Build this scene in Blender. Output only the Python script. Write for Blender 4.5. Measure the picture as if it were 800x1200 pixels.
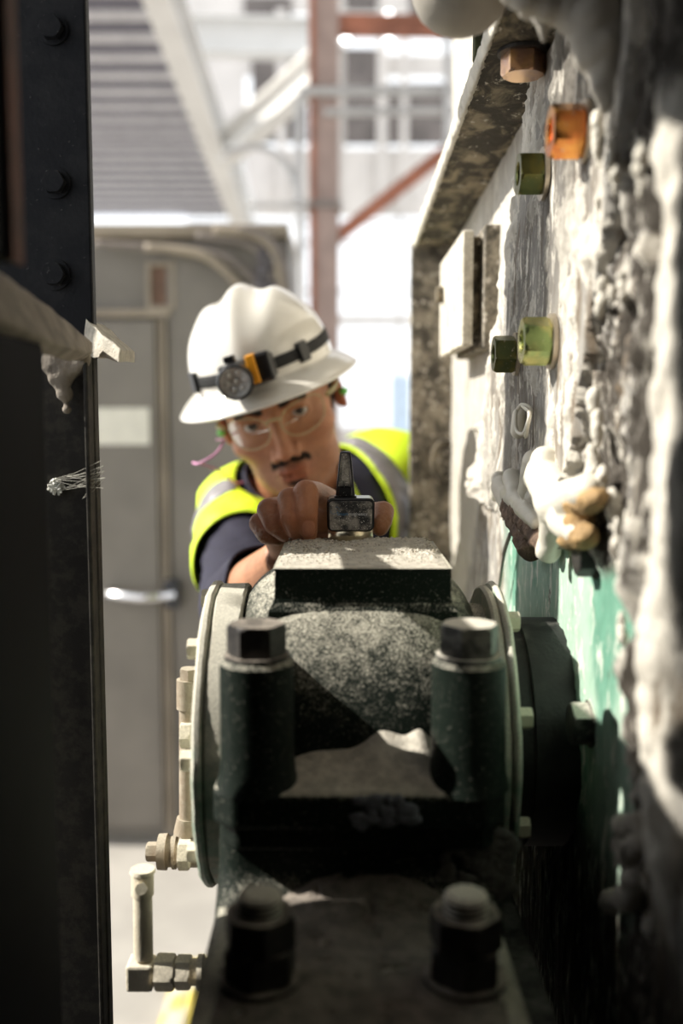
import bpy, bmesh, math, random
import numpy as np
from mathutils import Vector, Matrix, noise

for o in list(bpy.data.objects):
    bpy.data.objects.remove(o)
R = math.radians
S = bpy.context.scene
COL = S.collection

# ------------------------------------------------------------------ camera
EYE = 1.34                                   # lens height above the floor
F_PX = 35.0 / 36.0 * 1200.0
PITCH = math.atan(117.0 / F_PX)
cam_data = bpy.data.cameras.new('camera')
cam_data.sensor_fit = 'VERTICAL'
cam_data.sensor_height = 36.0
cam_data.sensor_width = 24.0
cam_data.lens = 35.0
cam_data.clip_start = 0.02
cam_data.clip_end = 200
cam_data.dof.use_dof = True
cam_data.dof.focus_distance = 0.835
cam_data.dof.aperture_fstop = 2.8
cam = bpy.data.objects.new('camera', cam_data)
cam.location = (0, 0, EYE)
cam.rotation_euler = (math.pi / 2 - PITCH, 0, 0)
COL.objects.link(cam)
S.camera = cam

# ------------------------------------------------------------------ world + sun
world = bpy.data.worlds.new('world')
S.world = world
world.use_nodes = True
wn = world.node_tree
wn.nodes.clear()
wo = wn.nodes.new('ShaderNodeOutputWorld')
wb = wn.nodes.new('ShaderNodeBackground')
wb.inputs['Color'].default_value = (0.94, 0.97, 1.0, 1)
wb.inputs['Strength'].default_value = 1.25
wn.links.new(wb.outputs[0], wo.inputs['Surface'])

SUN = Vector((0.80, -0.04, -0.60)).normalized()
sd = bpy.data.lights.new('sun', 'SUN')
sd.energy = 5.4
sd.angle = R(0.6)
sd.color = (1.0, 0.95, 0.86)
sun = bpy.data.objects.new('sun', sd)
sun.rotation_euler = SUN.to_track_quat('-Z', 'Y').to_euler()
sun.location = (-4, 0, 6)
COL.objects.link(sun)

S.view_settings.view_transform = 'Standard'
S.view_settings.look = 'None'
S.view_settings.gamma = 1
S.view_settings.use_curve_mapping = False
S.view_settings.exposure = 0.52
try:
    S.cycles.max_bounces = 8
    S.cycles.transparent_max_bounces = 12
    S.cycles.use_denoising = True
except Exception:
    pass


def W(px, py, Y):
    """world point at distance Y in front of the lens seen at pixel px, py"""
    a = (px - 400.0) / F_PX
    b = -(py - 600.0) / F_PX
    dy = math.cos(PITCH) + b * math.sin(PITCH)
    dz = -math.sin(PITCH) + b * math.cos(PITCH)
    t = Y / dy
    return Vector((a * t, Y, EYE + dz * t))


# ------------------------------------------------------------------ object helpers
def tag(o, label=None, cat=None, group=None, kind=None):
    if label: o['label'] = label
    if cat: o['category'] = cat
    if group: o['group'] = group
    if kind: o['kind'] = kind
    return o


def link(o, parent=None):
    COL.objects.link(o)
    if parent is not None:
        o.parent = parent
        o.matrix_parent_inverse = parent.matrix_world.inverted() if False else Matrix.Identity(4)
    return o


def empty(name, loc, label, cat, group=None, rot=None):
    o = bpy.data.objects.new(name, None)
    o.location = loc
    if rot: o.rotation_euler = rot
    o.empty_display_size = 0.05
    COL.objects.link(o)
    return tag(o, label, cat, group)


ORG = {}


def obj(name, bm, mat, parent=None, smooth=False, world=True, bevel=0.0, autos=None):
    """bm holds WORLD coordinates; they are moved into the parent's frame"""
    me = bpy.data.meshes.new(name)
    bmesh.ops.recalc_face_normals(bm, faces=bm.faces)
    bm.to_mesh(me)
    bm.free()
    return obj_me(name, me, mat, parent, smooth, world, bevel, autos)


def root_mat(p):
    m = Matrix.Identity(4)
    while p is not None:
        m = Matrix.LocRotScale(p.location, p.rotation_euler, p.scale) @ m
        p = p.parent
    return m


def obj_me(name, me, mat, parent=None, smooth=False, world=True, bevel=0.0, autos=None):
    o = bpy.data.objects.new(name, me)
    if parent is not None and world:
        me.transform(root_mat(parent).inverted())
    elif parent is None and world:
        # origin at the middle of the base
        n = len(me.vertices)
        co = np.empty(n * 3); me.vertices.foreach_get('co', co); co = co.reshape(-1, 3)
        c = Vector(((co[:, 0].min() + co[:, 0].max()) / 2, (co[:, 1].min() + co[:, 1].max()) / 2, co[:, 2].min()))
        me.transform(Matrix.Translation(-c))
        o.location = c
    if mat is not None:
        if isinstance(mat, (list, tuple)):
            for m in mat: me.materials.append(m)
        else:
            me.materials.append(mat)
    link(o, parent)
    if smooth:
        me.polygons.foreach_set('use_smooth', [True] * len(me.polygons))
        if autos:
            set_sharp(me, autos)
    if bevel:
        b = o.modifiers.new('bevel', 'BEVEL')
        b.width = bevel
        b.segments = 2
        b.limit_method = 'ANGLE'
        b.angle_limit = R(40)
        b.harden_normals = False
    return o


def set_sharp(me, deg):
    bm = bmesh.new(); bm.from_mesh(me)
    for e in bm.edges:
        if len(e.link_faces) == 2 and e.calc_face_angle(0) > R(deg):
            e.smooth = False
    bm.to_mesh(me); bm.free()


def BM():
    return bmesh.new()


def frame_from(axis):
    """matrix whose Z is axis"""
    a = Vector(axis).normalized()
    return a.to_track_quat('Z', 'Y').to_matrix().to_4x4()


def add_box(bm, x0, x1, y0, y1, z0, z1, M=None):
    v = [bm.verts.new((x, y, z)) for x in (x0, x1) for y in (y0, y1) for z in (z0, z1)]
    for f in ((0, 1, 3, 2), (4, 6, 7, 5), (0, 4, 5, 1), (2, 3, 7, 6), (0, 2, 6, 4), (1, 5, 7, 3)):
        bm.faces.new([v[i] for i in f])
    if M is not None:
        bmesh.ops.transform(bm, matrix=M, verts=v)
    return v


def add_beam(bm, p0, p1, w, h, up=(0, 0, 1)):
    """box section beam between two points: w across, h along up"""
    p0 = Vector(p0); p1 = Vector(p1)
    d = (p1 - p0); L = d.length; d.normalize()
    u = Vector(up); s = d.cross(u).normalized(); u = s.cross(d).normalized()
    M = Matrix((( s.x, d.x, u.x, p0.x), (s.y, d.y, u.y, p0.y), (s.z, d.z, u.z, p0.z), (0, 0, 0, 1)))
    return add_box(bm, -w / 2, w / 2, 0, L, -h / 2, h / 2, M)


def add_ibeam(bm, p0, p1, w, h, t, up=(0, 0, 1)):
    p0 = Vector(p0); p1 = Vector(p1)
    d = (p1 - p0); L = d.length; d.normalize()
    u = Vector(up); s = d.cross(u).normalized(); u = s.cross(d).normalized()
    M = Matrix((( s.x, d.x, u.x, p0.x), (s.y, d.y, u.y, p0.y), (s.z, d.z, u.z, p0.z), (0, 0, 0, 1)))
    add_box(bm, -w / 2, w / 2, 0, L, h / 2 - t, h / 2, M)
    add_box(bm, -w / 2, w / 2, 0, L, -h / 2, -h / 2 + t, M)
    add_box(bm, -t / 2, t / 2, 0, L, -h / 2 + t, h / 2 - t, M)


def add_lathe(bm, prof, M=None, n=32, cap=True, ang0=0.0):
    """prof = [(r, z)...] turned about Z"""
    rings = []
    for r, z in prof:
        rings.append([bm.verts.new((r * math.cos(2 * math.pi * k / n + ang0), r * math.sin(2 * math.pi * k / n + ang0), z)) for k in range(n)])
    for a, b in zip(rings[:-1], rings[1:]):
        for k in range(n):
            bm.faces.new((a[k], a[(k + 1) % n], b[(k + 1) % n], b[k]))
    if cap:
        bm.faces.new(list(reversed(rings[0])))
        bm.faces.new(rings[-1])
    vs = [v for r_ in rings for v in r_]
    if M is not None:
        bmesh.ops.transform(bm, matrix=M, verts=vs)
    return vs


def add_cyl(bm, p0, p1, r0, r1=None, n=24):
    p0 = Vector(p0); p1 = Vector(p1)
    r1 = r0 if r1 is None else r1
    return add_lathe(bm, [(r0, 0), (r1, (p1 - p0).length)], Matrix.Translation(p0) @ frame_from(p1 - p0), n)


def add_tube(bm, pts, r, n=10, closed=False, ez=1.0):
    pts = [Vector(p) for p in pts]
    rs = r if isinstance(r, (list, tuple)) else [r] * len(pts)
    up = Vector((0, 0, 1))
    rings = []
    prev = None
    for i, p in enumerate(pts):
        if closed:
            d = (pts[(i + 1) % len(pts)] - pts[i - 1]).normalized()
        else:
            d = (pts[min(i + 1, len(pts) - 1)] - pts[max(i - 1, 0)]).normalized()
        if prev is None:
            s = d.cross(up)
            if s.length < 1e-4: s = d.cross(Vector((1, 0, 0)))
        else:
            s = prev - d * prev.dot(d)
        s.normalize(); prev = s
        u = d.cross(s).normalized()
        rings.append([bm.verts.new(p + (s * math.cos(2 * math.pi * k / n) + u * math.sin(2 * math.pi * k / n) * ez) * rs[i]) for k in range(n)])
    m = len(rings)
    for i in range(m if closed else m - 1):
        a = rings[i]; b = rings[(i + 1) % m]
        for k in range(n):
            bm.faces.new((a[k], a[(k + 1) % n], b[(k + 1) % n], b[k]))
    if not closed:
        bm.faces.new(list(reversed(rings[0]))); bm.faces.new(rings[-1])


def arc_pts(pts, n=8):
    """smooth polyline through control points (Catmull-Rom)"""
    pts = [Vector(p) for p in pts]
    out = []
    for i in range(len(pts) - 1):
        p0 = pts[max(i - 1, 0)]; p1 = pts[i]; p2 = pts[i + 1]; p3 = pts[min(i + 2, len(pts) - 1)]
        for k in range(n):
            t = k / n
            out.append(0.5 * ((2 * p1) + (p2 - p0) * t + (2 * p0 - 5 * p1 + 4 * p2 - p3) * t * t + (3 * p1 - p0 - 3 * p2 + p3) * t ** 3))
    out.append(pts[-1])
    return out


def hex_prof_nut(bm, M, af, h, hole=0.0, n_r=6, dome=False):
    """chamfered hexagonal nut or head standing on z=0 .. h"""
    R0 = af / 2 / math.cos(math.pi / 6)
    N = 36
    def rad(a):
        a = (a % (math.pi / 3)) - math.pi / 6
        return af / 2 / math.cos(a)
    rings = []
    ch = af * 0.47
    def ring(z, lim):
        return [bm.verts.new((min(rad(2 * math.pi * k / N), lim) * math.cos(2 * math.pi * k / N), min(rad(2 * math.pi * k / N), lim) * math.sin(2 * math.pi * k / N), z)) for k in range(N)]
    rings.append(ring(0, R0 * 0.93))
    rings.append(ring(h * 0.08, R0))
    rings.append(ring(h * 0.86, R0))
    rings.append(ring(h * 0.93, R0 * 0.965))
    rings.append(ring(h, R0 * 0.90))
    if hole > 0:
        rings.append(ring(h, hole * 1.12)); rings.append(ring(h * 0.92, hole)); rings.append(ring(h * 0.1, hole))
    else:
        rings.append(ring(h, R0 * 0.3)); 
    for a, b in zip(rings[:-1], rings[1:]):
        for k in range(N):
            bm.faces.new((a[k], a[(k + 1) % N], b[(k + 1) % N], b[k]))
    bm.faces.new(list(reversed(rings[0])))
    bm.faces.new(rings[-1])
    vs = [v for r_ in rings for v in r_]
    bmesh.ops.transform(bm, matrix=M, verts=vs)
    return vs


def grid_mesh(fn, nu, nv, closed_u=False):
    """fn(u, v) -> point with u,v in 0..1; returns bmesh"""
    bm = BM()
    vs = []
    for j in range(nv + 1):
        row = []
        for i in range(nu + (0 if closed_u else 1)):
            row.append(bm.verts.new(fn(i / nu, j / nv)))
        vs.append(row)
    for j in range(nv):
        for i in range(nu):
            a = vs[j][i]; b = vs[j][(i + 1) % len(vs[j])]; c = vs[j + 1][(i + 1) % len(vs[j])]; d = vs[j + 1][i]
            try: bm.faces.new((a, b, c, d))
            except ValueError: pass
    return bm


def np_grid(name, P, mat, parent=None, smooth=True):
    """P: (nv, nu, 3) numpy array of world points"""
    nv, nu, _ = P.shape
    idx = np.arange(nv * nu).reshape(nv, nu)
    F = np.stack([idx[:-1, :-1], idx[:-1, 1:], idx[1:, 1:], idx[1:, :-1]], -1).reshape(-1, 4)
    me = bpy.data.meshes.new(name)
    me.vertices.add(nv * nu)
    me.vertices.foreach_set('co', P.reshape(-1).astype(np.float32))
    me.loops.add(F.size); me.polygons.add(len(F))
    me.loops.foreach_set('vertex_index', F.reshape(-1))
    me.polygons.foreach_set('loop_start', np.arange(0, F.size, 4))
    me.polygons.foreach_set('loop_total', np.full(len(F), 4))
    me.update(); me.validate()
    return obj_me(name, me, mat, parent, smooth)


def vnoise(x, y, seed=0):
    """value noise on numpy arrays, about -1..1"""
    xi = np.floor(x).astype(np.int64); yi = np.floor(y).astype(np.int64)
    xf = x - xi; yf = y - yi
    def h(a, b):
        n = (a * 374761393 + b * 668265263 + seed * 1442695041) & 0xffffffff
        n = ((n ^ (n >> 13)) * 1274126177) & 0xffffffff
        n = n ^ (n >> 16)
        return (n & 0xffff) / 32767.5 - 1.0
    u = xf * xf * (3 - 2 * xf); v = yf * yf * (3 - 2 * yf)
    return (h(xi, yi) * (1 - u) + h(xi + 1, yi) * u) * (1 - v) + (h(xi, yi + 1) * (1 - u) + h(xi + 1, yi + 1) * u) * v


def fbm(x, y, seed=0, o=5):
    s = 0; a = 0.5
    for k in range(o):
        s = s + a * vnoise(x, y, seed + k * 17); x = x * 2.03; y = y * 2.03; a *= 0.5
    return s


def sstep(a, b, x):
    t = np.clip((x - a) / (b - a), 0, 1)
    return t * t * (3 - 2 * t)


# ------------------------------------------------------------------ materials
def srgb(r, g, b):
    def c(v):
        v /= 255.0
        return v / 12.92 if v <= 0.04045 else ((v + 0.055) / 1.055) ** 2.4
    return (c(r), c(g), c(b))


class NT:
    def __init__(s, name):
        s.m = bpy.data.materials.new(name)
        s.m.use_nodes = True
        s.t = s.m.node_tree
        s.t.nodes.clear()
        s.out = s.n('ShaderNodeOutputMaterial')
        s.tc = s.n('ShaderNodeTexCoord')

    def n(s, k, **kw):
        x = s.t.nodes.new(k)
        for a, b in kw.items(): setattr(x, a, b)
        return x

    def l(s, a, b):
        s.t.links.new(a, b)

    def set(s, sock, v):
        if hasattr(v, 'is_output') or hasattr(v, 'links'):
            s.l(v, sock)
        else:
            if isinstance(v, (tuple, list)) and len(v) == 3 and sock.type == 'RGBA': v = tuple(v) + (1,)
            sock.default_value = v

    def coord(s, scale=(1, 1, 1), rot=(0, 0, 0)):
        mp = s.n('ShaderNodeMapping')
        geo = s.n('ShaderNodeNewGeometry') if not hasattr(s, 'geo') else s.geo
        s.geo = geo
        s.l(s.tc.outputs['Object'], mp.inputs['Vector'])
        mp.inputs['Scale'].default_value = scale
        mp.inputs['Rotation'].default_value = rot
        return mp.outputs[0]

    def noise(s, scale=10, detail=4, rough=0.55, vec=None, dist=0.0):
        x = s.n('ShaderNodeTexNoise')
        x.inputs['Scale'].default_value = scale
        x.inputs['Detail'].default_value = detail
        x.inputs['Roughness'].default_value = rough
        x.inputs['Distortion'].default_value = dist
        s.l(vec if vec is not None else s.coord(), x.inputs['Vector'])
        return x.outputs['Fac']

    def voro(s, scale=10, vec=None, feat='F1'):
        x = s.n('ShaderNodeTexVoronoi', feature=feat)
        x.inputs['Scale'].default_value = scale
        s.l(vec if vec is not None else s.coord(), x.inputs['Vector'])
        return x.outputs['Distance']

    def ramp(s, fac, a, b):
        x = s.n('ShaderNodeMapRange')
        x.interpolation_type = 'SMOOTHSTEP'
        s.l(fac, x.inputs['Value'])
        x.inputs['From Min'].default_value = a
        x.inputs['From Max'].default_value = b
        return x.outputs[0]

    def math(s, op, a, b=0.0, c=None):
        x = s.n('ShaderNodeMath', operation=op)
        s.set(x.inputs[0], a); s.set(x.inputs[1], b)
        if c is not None: s.set(x.inputs[2], c)
        return x.outputs[0]

    def mix(s, f, a, b):
        x = s.n('ShaderNodeMix', data_type='RGBA')
        s.set(x.inputs[0], f); s.set(x.inputs[6], a); s.set(x.inputs[7], b)
        return x.outputs[2]

    def up(s):
        """how far the surface faces up, -1..1"""
        g = s.n('ShaderNodeNewGeometry')
        sx = s.n('ShaderNodeSeparateXYZ')
        s.l(g.outputs['Normal'], sx.inputs[0])
        return sx.outputs['Z']

    def pos(s):
        g = s.n('ShaderNodeNewGeometry')
        sx = s.n('ShaderNodeSeparateXYZ')
        s.l(g.outputs['Position'], sx.inputs[0])
        return sx.outputs

    def bsdf(s, col, rough=0.5, metal=0.0, bump=None, bd=0.002, bs=0.5, **kw):
        p = s.n('ShaderNodeBsdfPrincipled')
        s.set(p.inputs['Base Color'], col)
        s.set(p.inputs['Roughness'], rough)
        s.set(p.inputs['Metallic'], metal)
        for k, v in kw.items():
            s.set(p.inputs[k.replace('_', ' ')], v)
        if bump is not None:
            b = s.n('ShaderNodeBump')
            b.inputs['Strength'].default_value = bs
            b.inputs['Distance'].default_value = bd
            s.l(bump, b.inputs['Height'])
            s.l(b.outputs[0], p.inputs['Normal'])
        s.l(p.outputs[0], s.out.inputs['Surface'])
        s.p = p
        return s.m


def m_plain(name, col, rough=0.5, metal=0.0, var=0.15, scale=25, bs=0.2, bd=0.001, **kw):
    t = NT(name)
    nz = t.noise(scale, 5)
    a = tuple(c * (1 - var) for c in col); b = tuple(min(1, c * (1 + var)) for c in col)
    c = t.mix(t.ramp(nz, 0.3, 0.7), a, b)
    return t.bsdf(c, rough, metal, bump=t.noise(scale * 4, 4), bd=bd, bs=bs, **kw)


def m_dusty(name, col, dust=(0.56, 0.52, 0.45), rough=0.45, metal=0.0, lo=0.25, hi=0.75, side=0.5, speck=0.5, scale=40, bd=0.0008, spec=0.5, a1=1.6, a2=0.0):
    """paint or metal with dust settled on what faces up plus specks on the sides"""
    t = NT(name)
    n1 = t.noise(scale, 6, 0.65)
    n2 = t.noise(scale * 9, 4, 0.6)
    up = t.up()
    a = t.math('ADD', t.math('MULTIPLY', up, 0.9), t.math('ADD', t.math('MULTIPLY', t.math('SUBTRACT', n1, 0.5), a1), t.math('MULTIPLY', t.math('SUBTRACT', n2, 0.5), a2)))
    m1 = t.ramp(a, lo, hi)
    sp = t.ramp(n2, 0.60 + 0.08 * (1 - speck), 0.72 + 0.08 * (1 - speck))
    sd_ = t.math('MULTIPLY', t.ramp(n1, 0.42, 0.62), side)
    m2 = t.math('MAXIMUM', sd_, t.math('MULTIPLY', sp, speck))
    m = t.math('MAXIMUM', m1, m2)
    base = t.mix(t.noise(12, 4), tuple(c * 0.75 for c in col), tuple(c * 1.25 for c in col))
    dcol = t.mix(t.ramp(n2, 0.3, 0.7), tuple(c * 0.82 for c in dust), tuple(min(1, c * 1.1) for c in dust))
    c = t.mix(m, base, dcol)
    rg = t.math('ADD', t.math('MULTIPLY', m, 0.9 - rough), rough)
    mt = t.math('MULTIPLY', t.math('SUBTRACT', 1.0, m), metal)
    h = t.math('ADD', t.math('MULTIPLY', m, 0.5), t.math('ADD', t.math('MULTIPLY', n2, 0.6), t.math('MULTIPLY', n1, 0.4)))
    m_ = t.bsdf(c, rg, mt, bump=h, bd=bd, bs=0.7)
    t.p.inputs['Specular IOR Level'].default_value = spec
    return m_
# ================================================================== materials used
MAT = {}
MAT['housing'] = m_dusty('housing_paint', (0.010, 0.016, 0.012), dust=(0.60, 0.57, 0.47), lo=0.35, hi=1.0, side=0.0, speck=0.8, scale=80, spec=0.15, a1=0.9, a2=1.7)
MAT['housing_side'] = m_dusty('cover_paint', (0.30, 0.40, 0.31), dust=(0.66, 0.63, 0.53), lo=-0.35, hi=0.25, side=0.9, speck=0.6, scale=70)
MAT['bolt_dark'] = m_dusty('bolt_steel', (0.035, 0.033, 0.032), dust=(0.50, 0.44, 0.37), rough=0.45, metal=0.3, lo=0.45, hi=1.25, side=0.06, speck=0.5, scale=90, spec=0.3)
MAT['bolt_dusty'] = m_dusty('bolt_dusty', (0.04, 0.04, 0.038), dust=(0.72, 0.68, 0.58), rough=0.4, metal=0.6, lo=0.2, hi=0.8, side=0.15, speck=0.5, scale=90)
MAT['cream'] = m_dusty('cream_pipe', (0.66, 0.59, 0.45), dust=(0.78, 0.71, 0.57), rough=0.6, lo=-0.2, hi=0.5, side=0.7, speck=0.3, scale=60)
MAT['brown_pipe'] = m_dusty('brown_pipe', (0.36, 0.29, 0.21), dust=(0.52, 0.46, 0.36), rough=0.6, lo=0.0, hi=0.8, side=0.5, speck=0.4, scale=70)
MAT['black_seal'] = m_dusty('black_seal', (0.012, 0.012, 0.012), dust=(0.2, 0.19, 0.17), rough=0.5, lo=0.8, hi=1.6, side=0.1, speck=0.2)
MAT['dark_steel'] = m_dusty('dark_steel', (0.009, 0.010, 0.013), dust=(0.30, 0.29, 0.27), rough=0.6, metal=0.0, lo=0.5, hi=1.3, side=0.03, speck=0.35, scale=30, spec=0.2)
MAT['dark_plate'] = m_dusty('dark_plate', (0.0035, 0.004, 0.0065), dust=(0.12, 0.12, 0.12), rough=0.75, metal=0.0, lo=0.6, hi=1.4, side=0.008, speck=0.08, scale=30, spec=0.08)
MAT['dirt'] = m_plain('oily_dirt', (0.22, 0.19, 0.16), 0.95, var=0.3, scale=90, bs=0.8, bd=0.0015)
MAT['dust'] = m_plain('settled_dust', (0.56, 0.52, 0.44), 0.95, var=0.2, scale=120, bs=0.8, bd=0.0015)


def m_crust():
    t = NT('encrusted_wall')
    v = t.coord((1, 1, 0.28))
    n1 = t.noise(38, 7, 0.65, v, 0.6)
    n2 = t.noise(95, 6, 0.7, v, 0.4)
    n3 = t.noise(11, 5, 0.6, v, 0.3)
    white = (0.66, 0.62, 0.54); grey = (0.30, 0.285, 0.26); brown = (0.15, 0.11, 0.07); black = (0.035, 0.030, 0.025)
    c = t.mix(t.ramp(n1, 0.36, 0.54), brown, grey)
    c = t.mix(t.ramp(n2, 0.53, 0.61), c, white)
    c = t.mix(t.ramp(n3, 0.56, 0.66), c, t.mix(t.ramp(n2, 0.35, 0.6), black, brown))
    at = t.n('ShaderNodeAttribute', attribute_name='zone')
    sp = t.n('ShaderNodeSeparateColor'); t.l(at.outputs['Color'], sp.inputs[0])
    # red: clean white crust, green: green paint, blue: dark tone, grimy strip and painted shade
    gp = t.mix(t.ramp(n3, 0.42, 0.55), (0.13, 0.31, 0.22), (0.38, 0.53, 0.42))
    gp = t.mix(t.ramp(n2, 0.54, 0.62), gp, (0.74, 0.76, 0.66))
    gp = t.mix(t.ramp(n1, 0.63, 0.70), gp, (0.07, 0.05, 0.035))
    c = t.mix(sp.outputs[1], c, gp)
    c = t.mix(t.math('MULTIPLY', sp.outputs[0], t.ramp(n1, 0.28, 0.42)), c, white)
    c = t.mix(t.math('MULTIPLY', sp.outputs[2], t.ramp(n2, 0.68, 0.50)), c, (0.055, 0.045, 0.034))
    h = t.math('ADD', t.math('MULTIPLY', n1, 1.0), t.math('MULTIPLY', n2, 0.5))
    return t.bsdf(c, 0.8, 0.0, bump=h, bd=0.004, bs=0.8)


MAT['crust'] = m_crust()


def m_flange():
    t = NT('caked_flange')
    v = t.coord((0.6, 0.35, 0.6))
    n1 = t.noise(60, 7, 0.65, v, 0.8); n2 = t.noise(170, 5, 0.6, v)
    c = t.mix(t.ramp(n1, 0.45, 0.68), (0.045, 0.037, 0.026), (0.30, 0.25, 0.17))
    c = t.mix(t.ramp(n2, 0.60, 0.68), c, (0.62, 0.57, 0.48))
    return t.bsdf(c, 0.85, bump=t.math('ADD', n1, n2), bd=0.003, bs=0.9)


def m_speckled():
    t = NT('speckled_flange')
    n1 = t.noise(34, 9, 0.75); n2 = t.voro(75); n3 = t.noise(90, 5)
    c = t.mix(t.ramp(n1, 0.38, 0.66), (0.07, 0.062, 0.05), (0.42, 0.37, 0.29))
    c = t.mix(t.ramp(n2, 0.28, 0.18), c, (0.60, 0.55, 0.47))
    c = t.mix(t.ramp(n3, 0.6, 0.7), c, (0.24, 0.21, 0.17))
    return t.bsdf(c, 0.85, bump=t.math('ADD', n1, n3), bd=0.003, bs=0.8)


MAT['flange'] = m_flange()
MAT['speckled'] = m_speckled()
MAT['white_crust'] = m_plain('white_crust', (0.70, 0.66, 0.57), 0.75, var=0.10, scale=60, bs=0.7, bd=0.003)
MAT['foam'] = m_plain('foam_sealant', (0.38, 0.35, 0.30), 0.6, var=0.10, scale=30, bs=0.25, bd=0.002)
MAT['silicone'] = m_plain('silicone_bead', (0.74, 0.70, 0.60), 0.38, var=0.06, scale=40, bs=0.15, bd=0.001)
MAT['orange_foam'] = m_plain('orange_foam', (0.42, 0.27, 0.12), 0.7, var=0.4, scale=60, bs=0.8, bd=0.003)
MAT['brown_lump'] = m_plain('brown_lump', (0.17, 0.11, 0.075), 0.8, var=0.4, scale=90, bs=0.9, bd=0.003)
MAT['moss'] = m_plain('mossy_plate', (0.045, 0.05, 0.015), 0.85, var=0.6, scale=60, bs=0.8, bd=0.003)


def m_passivated(name, c1, c2, rough=0.24):
    t = NT(name)
    n = t.noise(55, 3, 0.5, dist=0.5)
    c = t.mix(t.ramp(n, 0.35, 0.65), c1, c2)
    g = t.noise(300, 4)
    return t.bsdf(t.mix(t.ramp(g, 0.64, 0.74), c, (0.5, 0.45, 0.36)), rough, 0.9, bump=g, bd=0.0004, bs=0.4)


MAT['nut_gold'] = m_passivated('gold_passivated', (0.85, 0.42, 0.10), (0.62, 0.20, 0.06))
MAT['nut_green'] = m_passivated('green_gold_passivated', (0.48, 0.44, 0.17), (0.22, 0.29, 0.11))
MAT['nut_olive'] = m_passivated('olive_passivated', (0.19, 0.17, 0.05), (0.10, 0.125, 0.055), 0.32)
MAT['nut_pink'] = m_passivated('copper_passivated', (0.62, 0.37, 0.17), (0.50, 0.30, 0.22))
MAT['washer'] = m_plain('washer_steel', (0.55, 0.48, 0.38), 0.35, 0.85, var=0.2, scale=60)

# ================================================================== MACHINE CASING (right)
WX = 0.170
casing = empty('machine_casing', (0.30, 0.9, 0.0), 'tall steel machine casing on the right crusted with white residue over green paint', 'machine')

PL = lambda z: 1.06 - 0.95 * (z - EYE - 0.045)          # far edge of the bolted plate
PR = lambda z: 0.640 - 0.52 * (z - EYE - 0.045)         # near edge


def casing_wall():
    ys = np.concatenate([np.linspace(0.30, 0.45, 40)[:-1], np.linspace(0.45, 1.25, 350)[:-1], np.linspace(1.25, 1.58, 70)])
    zs = np.concatenate([np.linspace(0.0, 0.95, 30)[:-1], np.linspace(0.95, 1.70, 330)[:-1], np.linspace(1.70, 2.3, 30)])
    Y, Z = np.meshgrid(ys, zs)
    H = Z - EYE
    rough = fbm(Y * 60, Z * 22, 3)
    fine = fbm(Y * 190, Z * 80, 9, 4)
    h = 0.0016 * rough + 0.0009 * fine
    far = sstep(0, 0.03, Y - (1.06 - 0.95 * (H - 0.045)))
    h += far * 0.0015 * fbm(Y * 25, Z * 9, 5)
    # strip between the plate and the caked column
    strip = sstep(0.50, 0.512, Y) * (1 - sstep(0.0, 0.02, Y - (0.64 - 0.52 * (H - 0.045))))
    lump = np.clip(fbm(Y * 105, Z * 36, 21, 6) + 0.10, 0, 1)
    green = sstep(-0.085, -0.105, H + 0.012 * fbm(Y * 40, Z * 5, 2)) * (1 - sstep(0.98, 1.06, Y)) * sstep(0.545, 0.56, Y)
    h += strip * (1 - 0.85 * green) * (0.0125 * lump + 0.005 * fine)
    # caked column (a caked up steel angle)
    cy = 0.490 + 0.006 * vnoise(Z * 14, Z * 0, 8); w = 0.018 + 0.003 * vnoise(Z * 30, Z * 0, 12)
    c = np.clip(1 - ((Y - cy) / w) ** 2, 0, 1)
    bot = sstep(-0.30, -0.20, H)
    h += np.sqrt(c) * 0.017 * bot * (1 + 0.25 * fbm(Y * 60, Z * 26, 31)) + c * bot * 0.004 * fine
    # second slim rib
    c2 = np.clip(1 - ((Y - 0.532 - 0.004 * vnoise(Z * 20, Z * 0, 4)) / 0.008) ** 2, 0, 1)
    h += np.sqrt(c2) * 0.012 * (1 + 0.5 * vnoise(Z * 40, Z * 0, 77)) * sstep(-0.25, -0.15, H)
    # crusted belt where the sealant sags over the plate's lower edge
    P = np.stack([WX - np.clip(h, -0.004, 0.06), Y, Z], -1)
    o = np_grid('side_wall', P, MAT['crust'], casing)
    green = sstep(-0.085, -0.105, H + 0.012 * fbm(Y * 40, Z * 5, 2)) * (1 - sstep(0.98, 1.06, Y)) * sstep(0.545, 0.56, Y)
    white = np.clip(np.sqrt(c) * bot * 1.1 + far * 0.6 + (strip * (lump > 0.5)) * 0.55 + c2 * .4, 0, 1) * (1 - green)
    dark_mask = np.clip(strip * (lump < 0.38) * 1.0 + sstep(0.47, 0.45, Y) * 0.8 + 1.6 * sstep(0.14, 0.18, H) * sstep(0.68, 0.61, Y), 0, 1.6) * (1 - green)  # grimy strip, plus shade painted into the near and upper wall
    dark_mask = np.maximum(dark_mask, sstep(-0.24, -0.32, H))  # painted shade deepening down the low wall
    white = white * np.clip(1 - 1.6 * sstep(0.14, 0.18, H) * sstep(0.68, 0.61, Y), 0, 1) * (1 - sstep(-0.24, -0.32, H))  # white crust faded out in the same painted shade
    colr = np.stack([white, green, dark_mask, np.ones_like(white)], -1).reshape(-1, 4).astype(np.float32)
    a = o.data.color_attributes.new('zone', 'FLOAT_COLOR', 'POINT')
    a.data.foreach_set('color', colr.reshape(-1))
    return o


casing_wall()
bm = BM()
add_box(bm, WX + 0.006, 0.62, -0.165, 1.575, 0.0, 2.3)
obj('casing_shell', bm, MAT['dark_steel'], casing, bevel=0.003)


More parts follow.
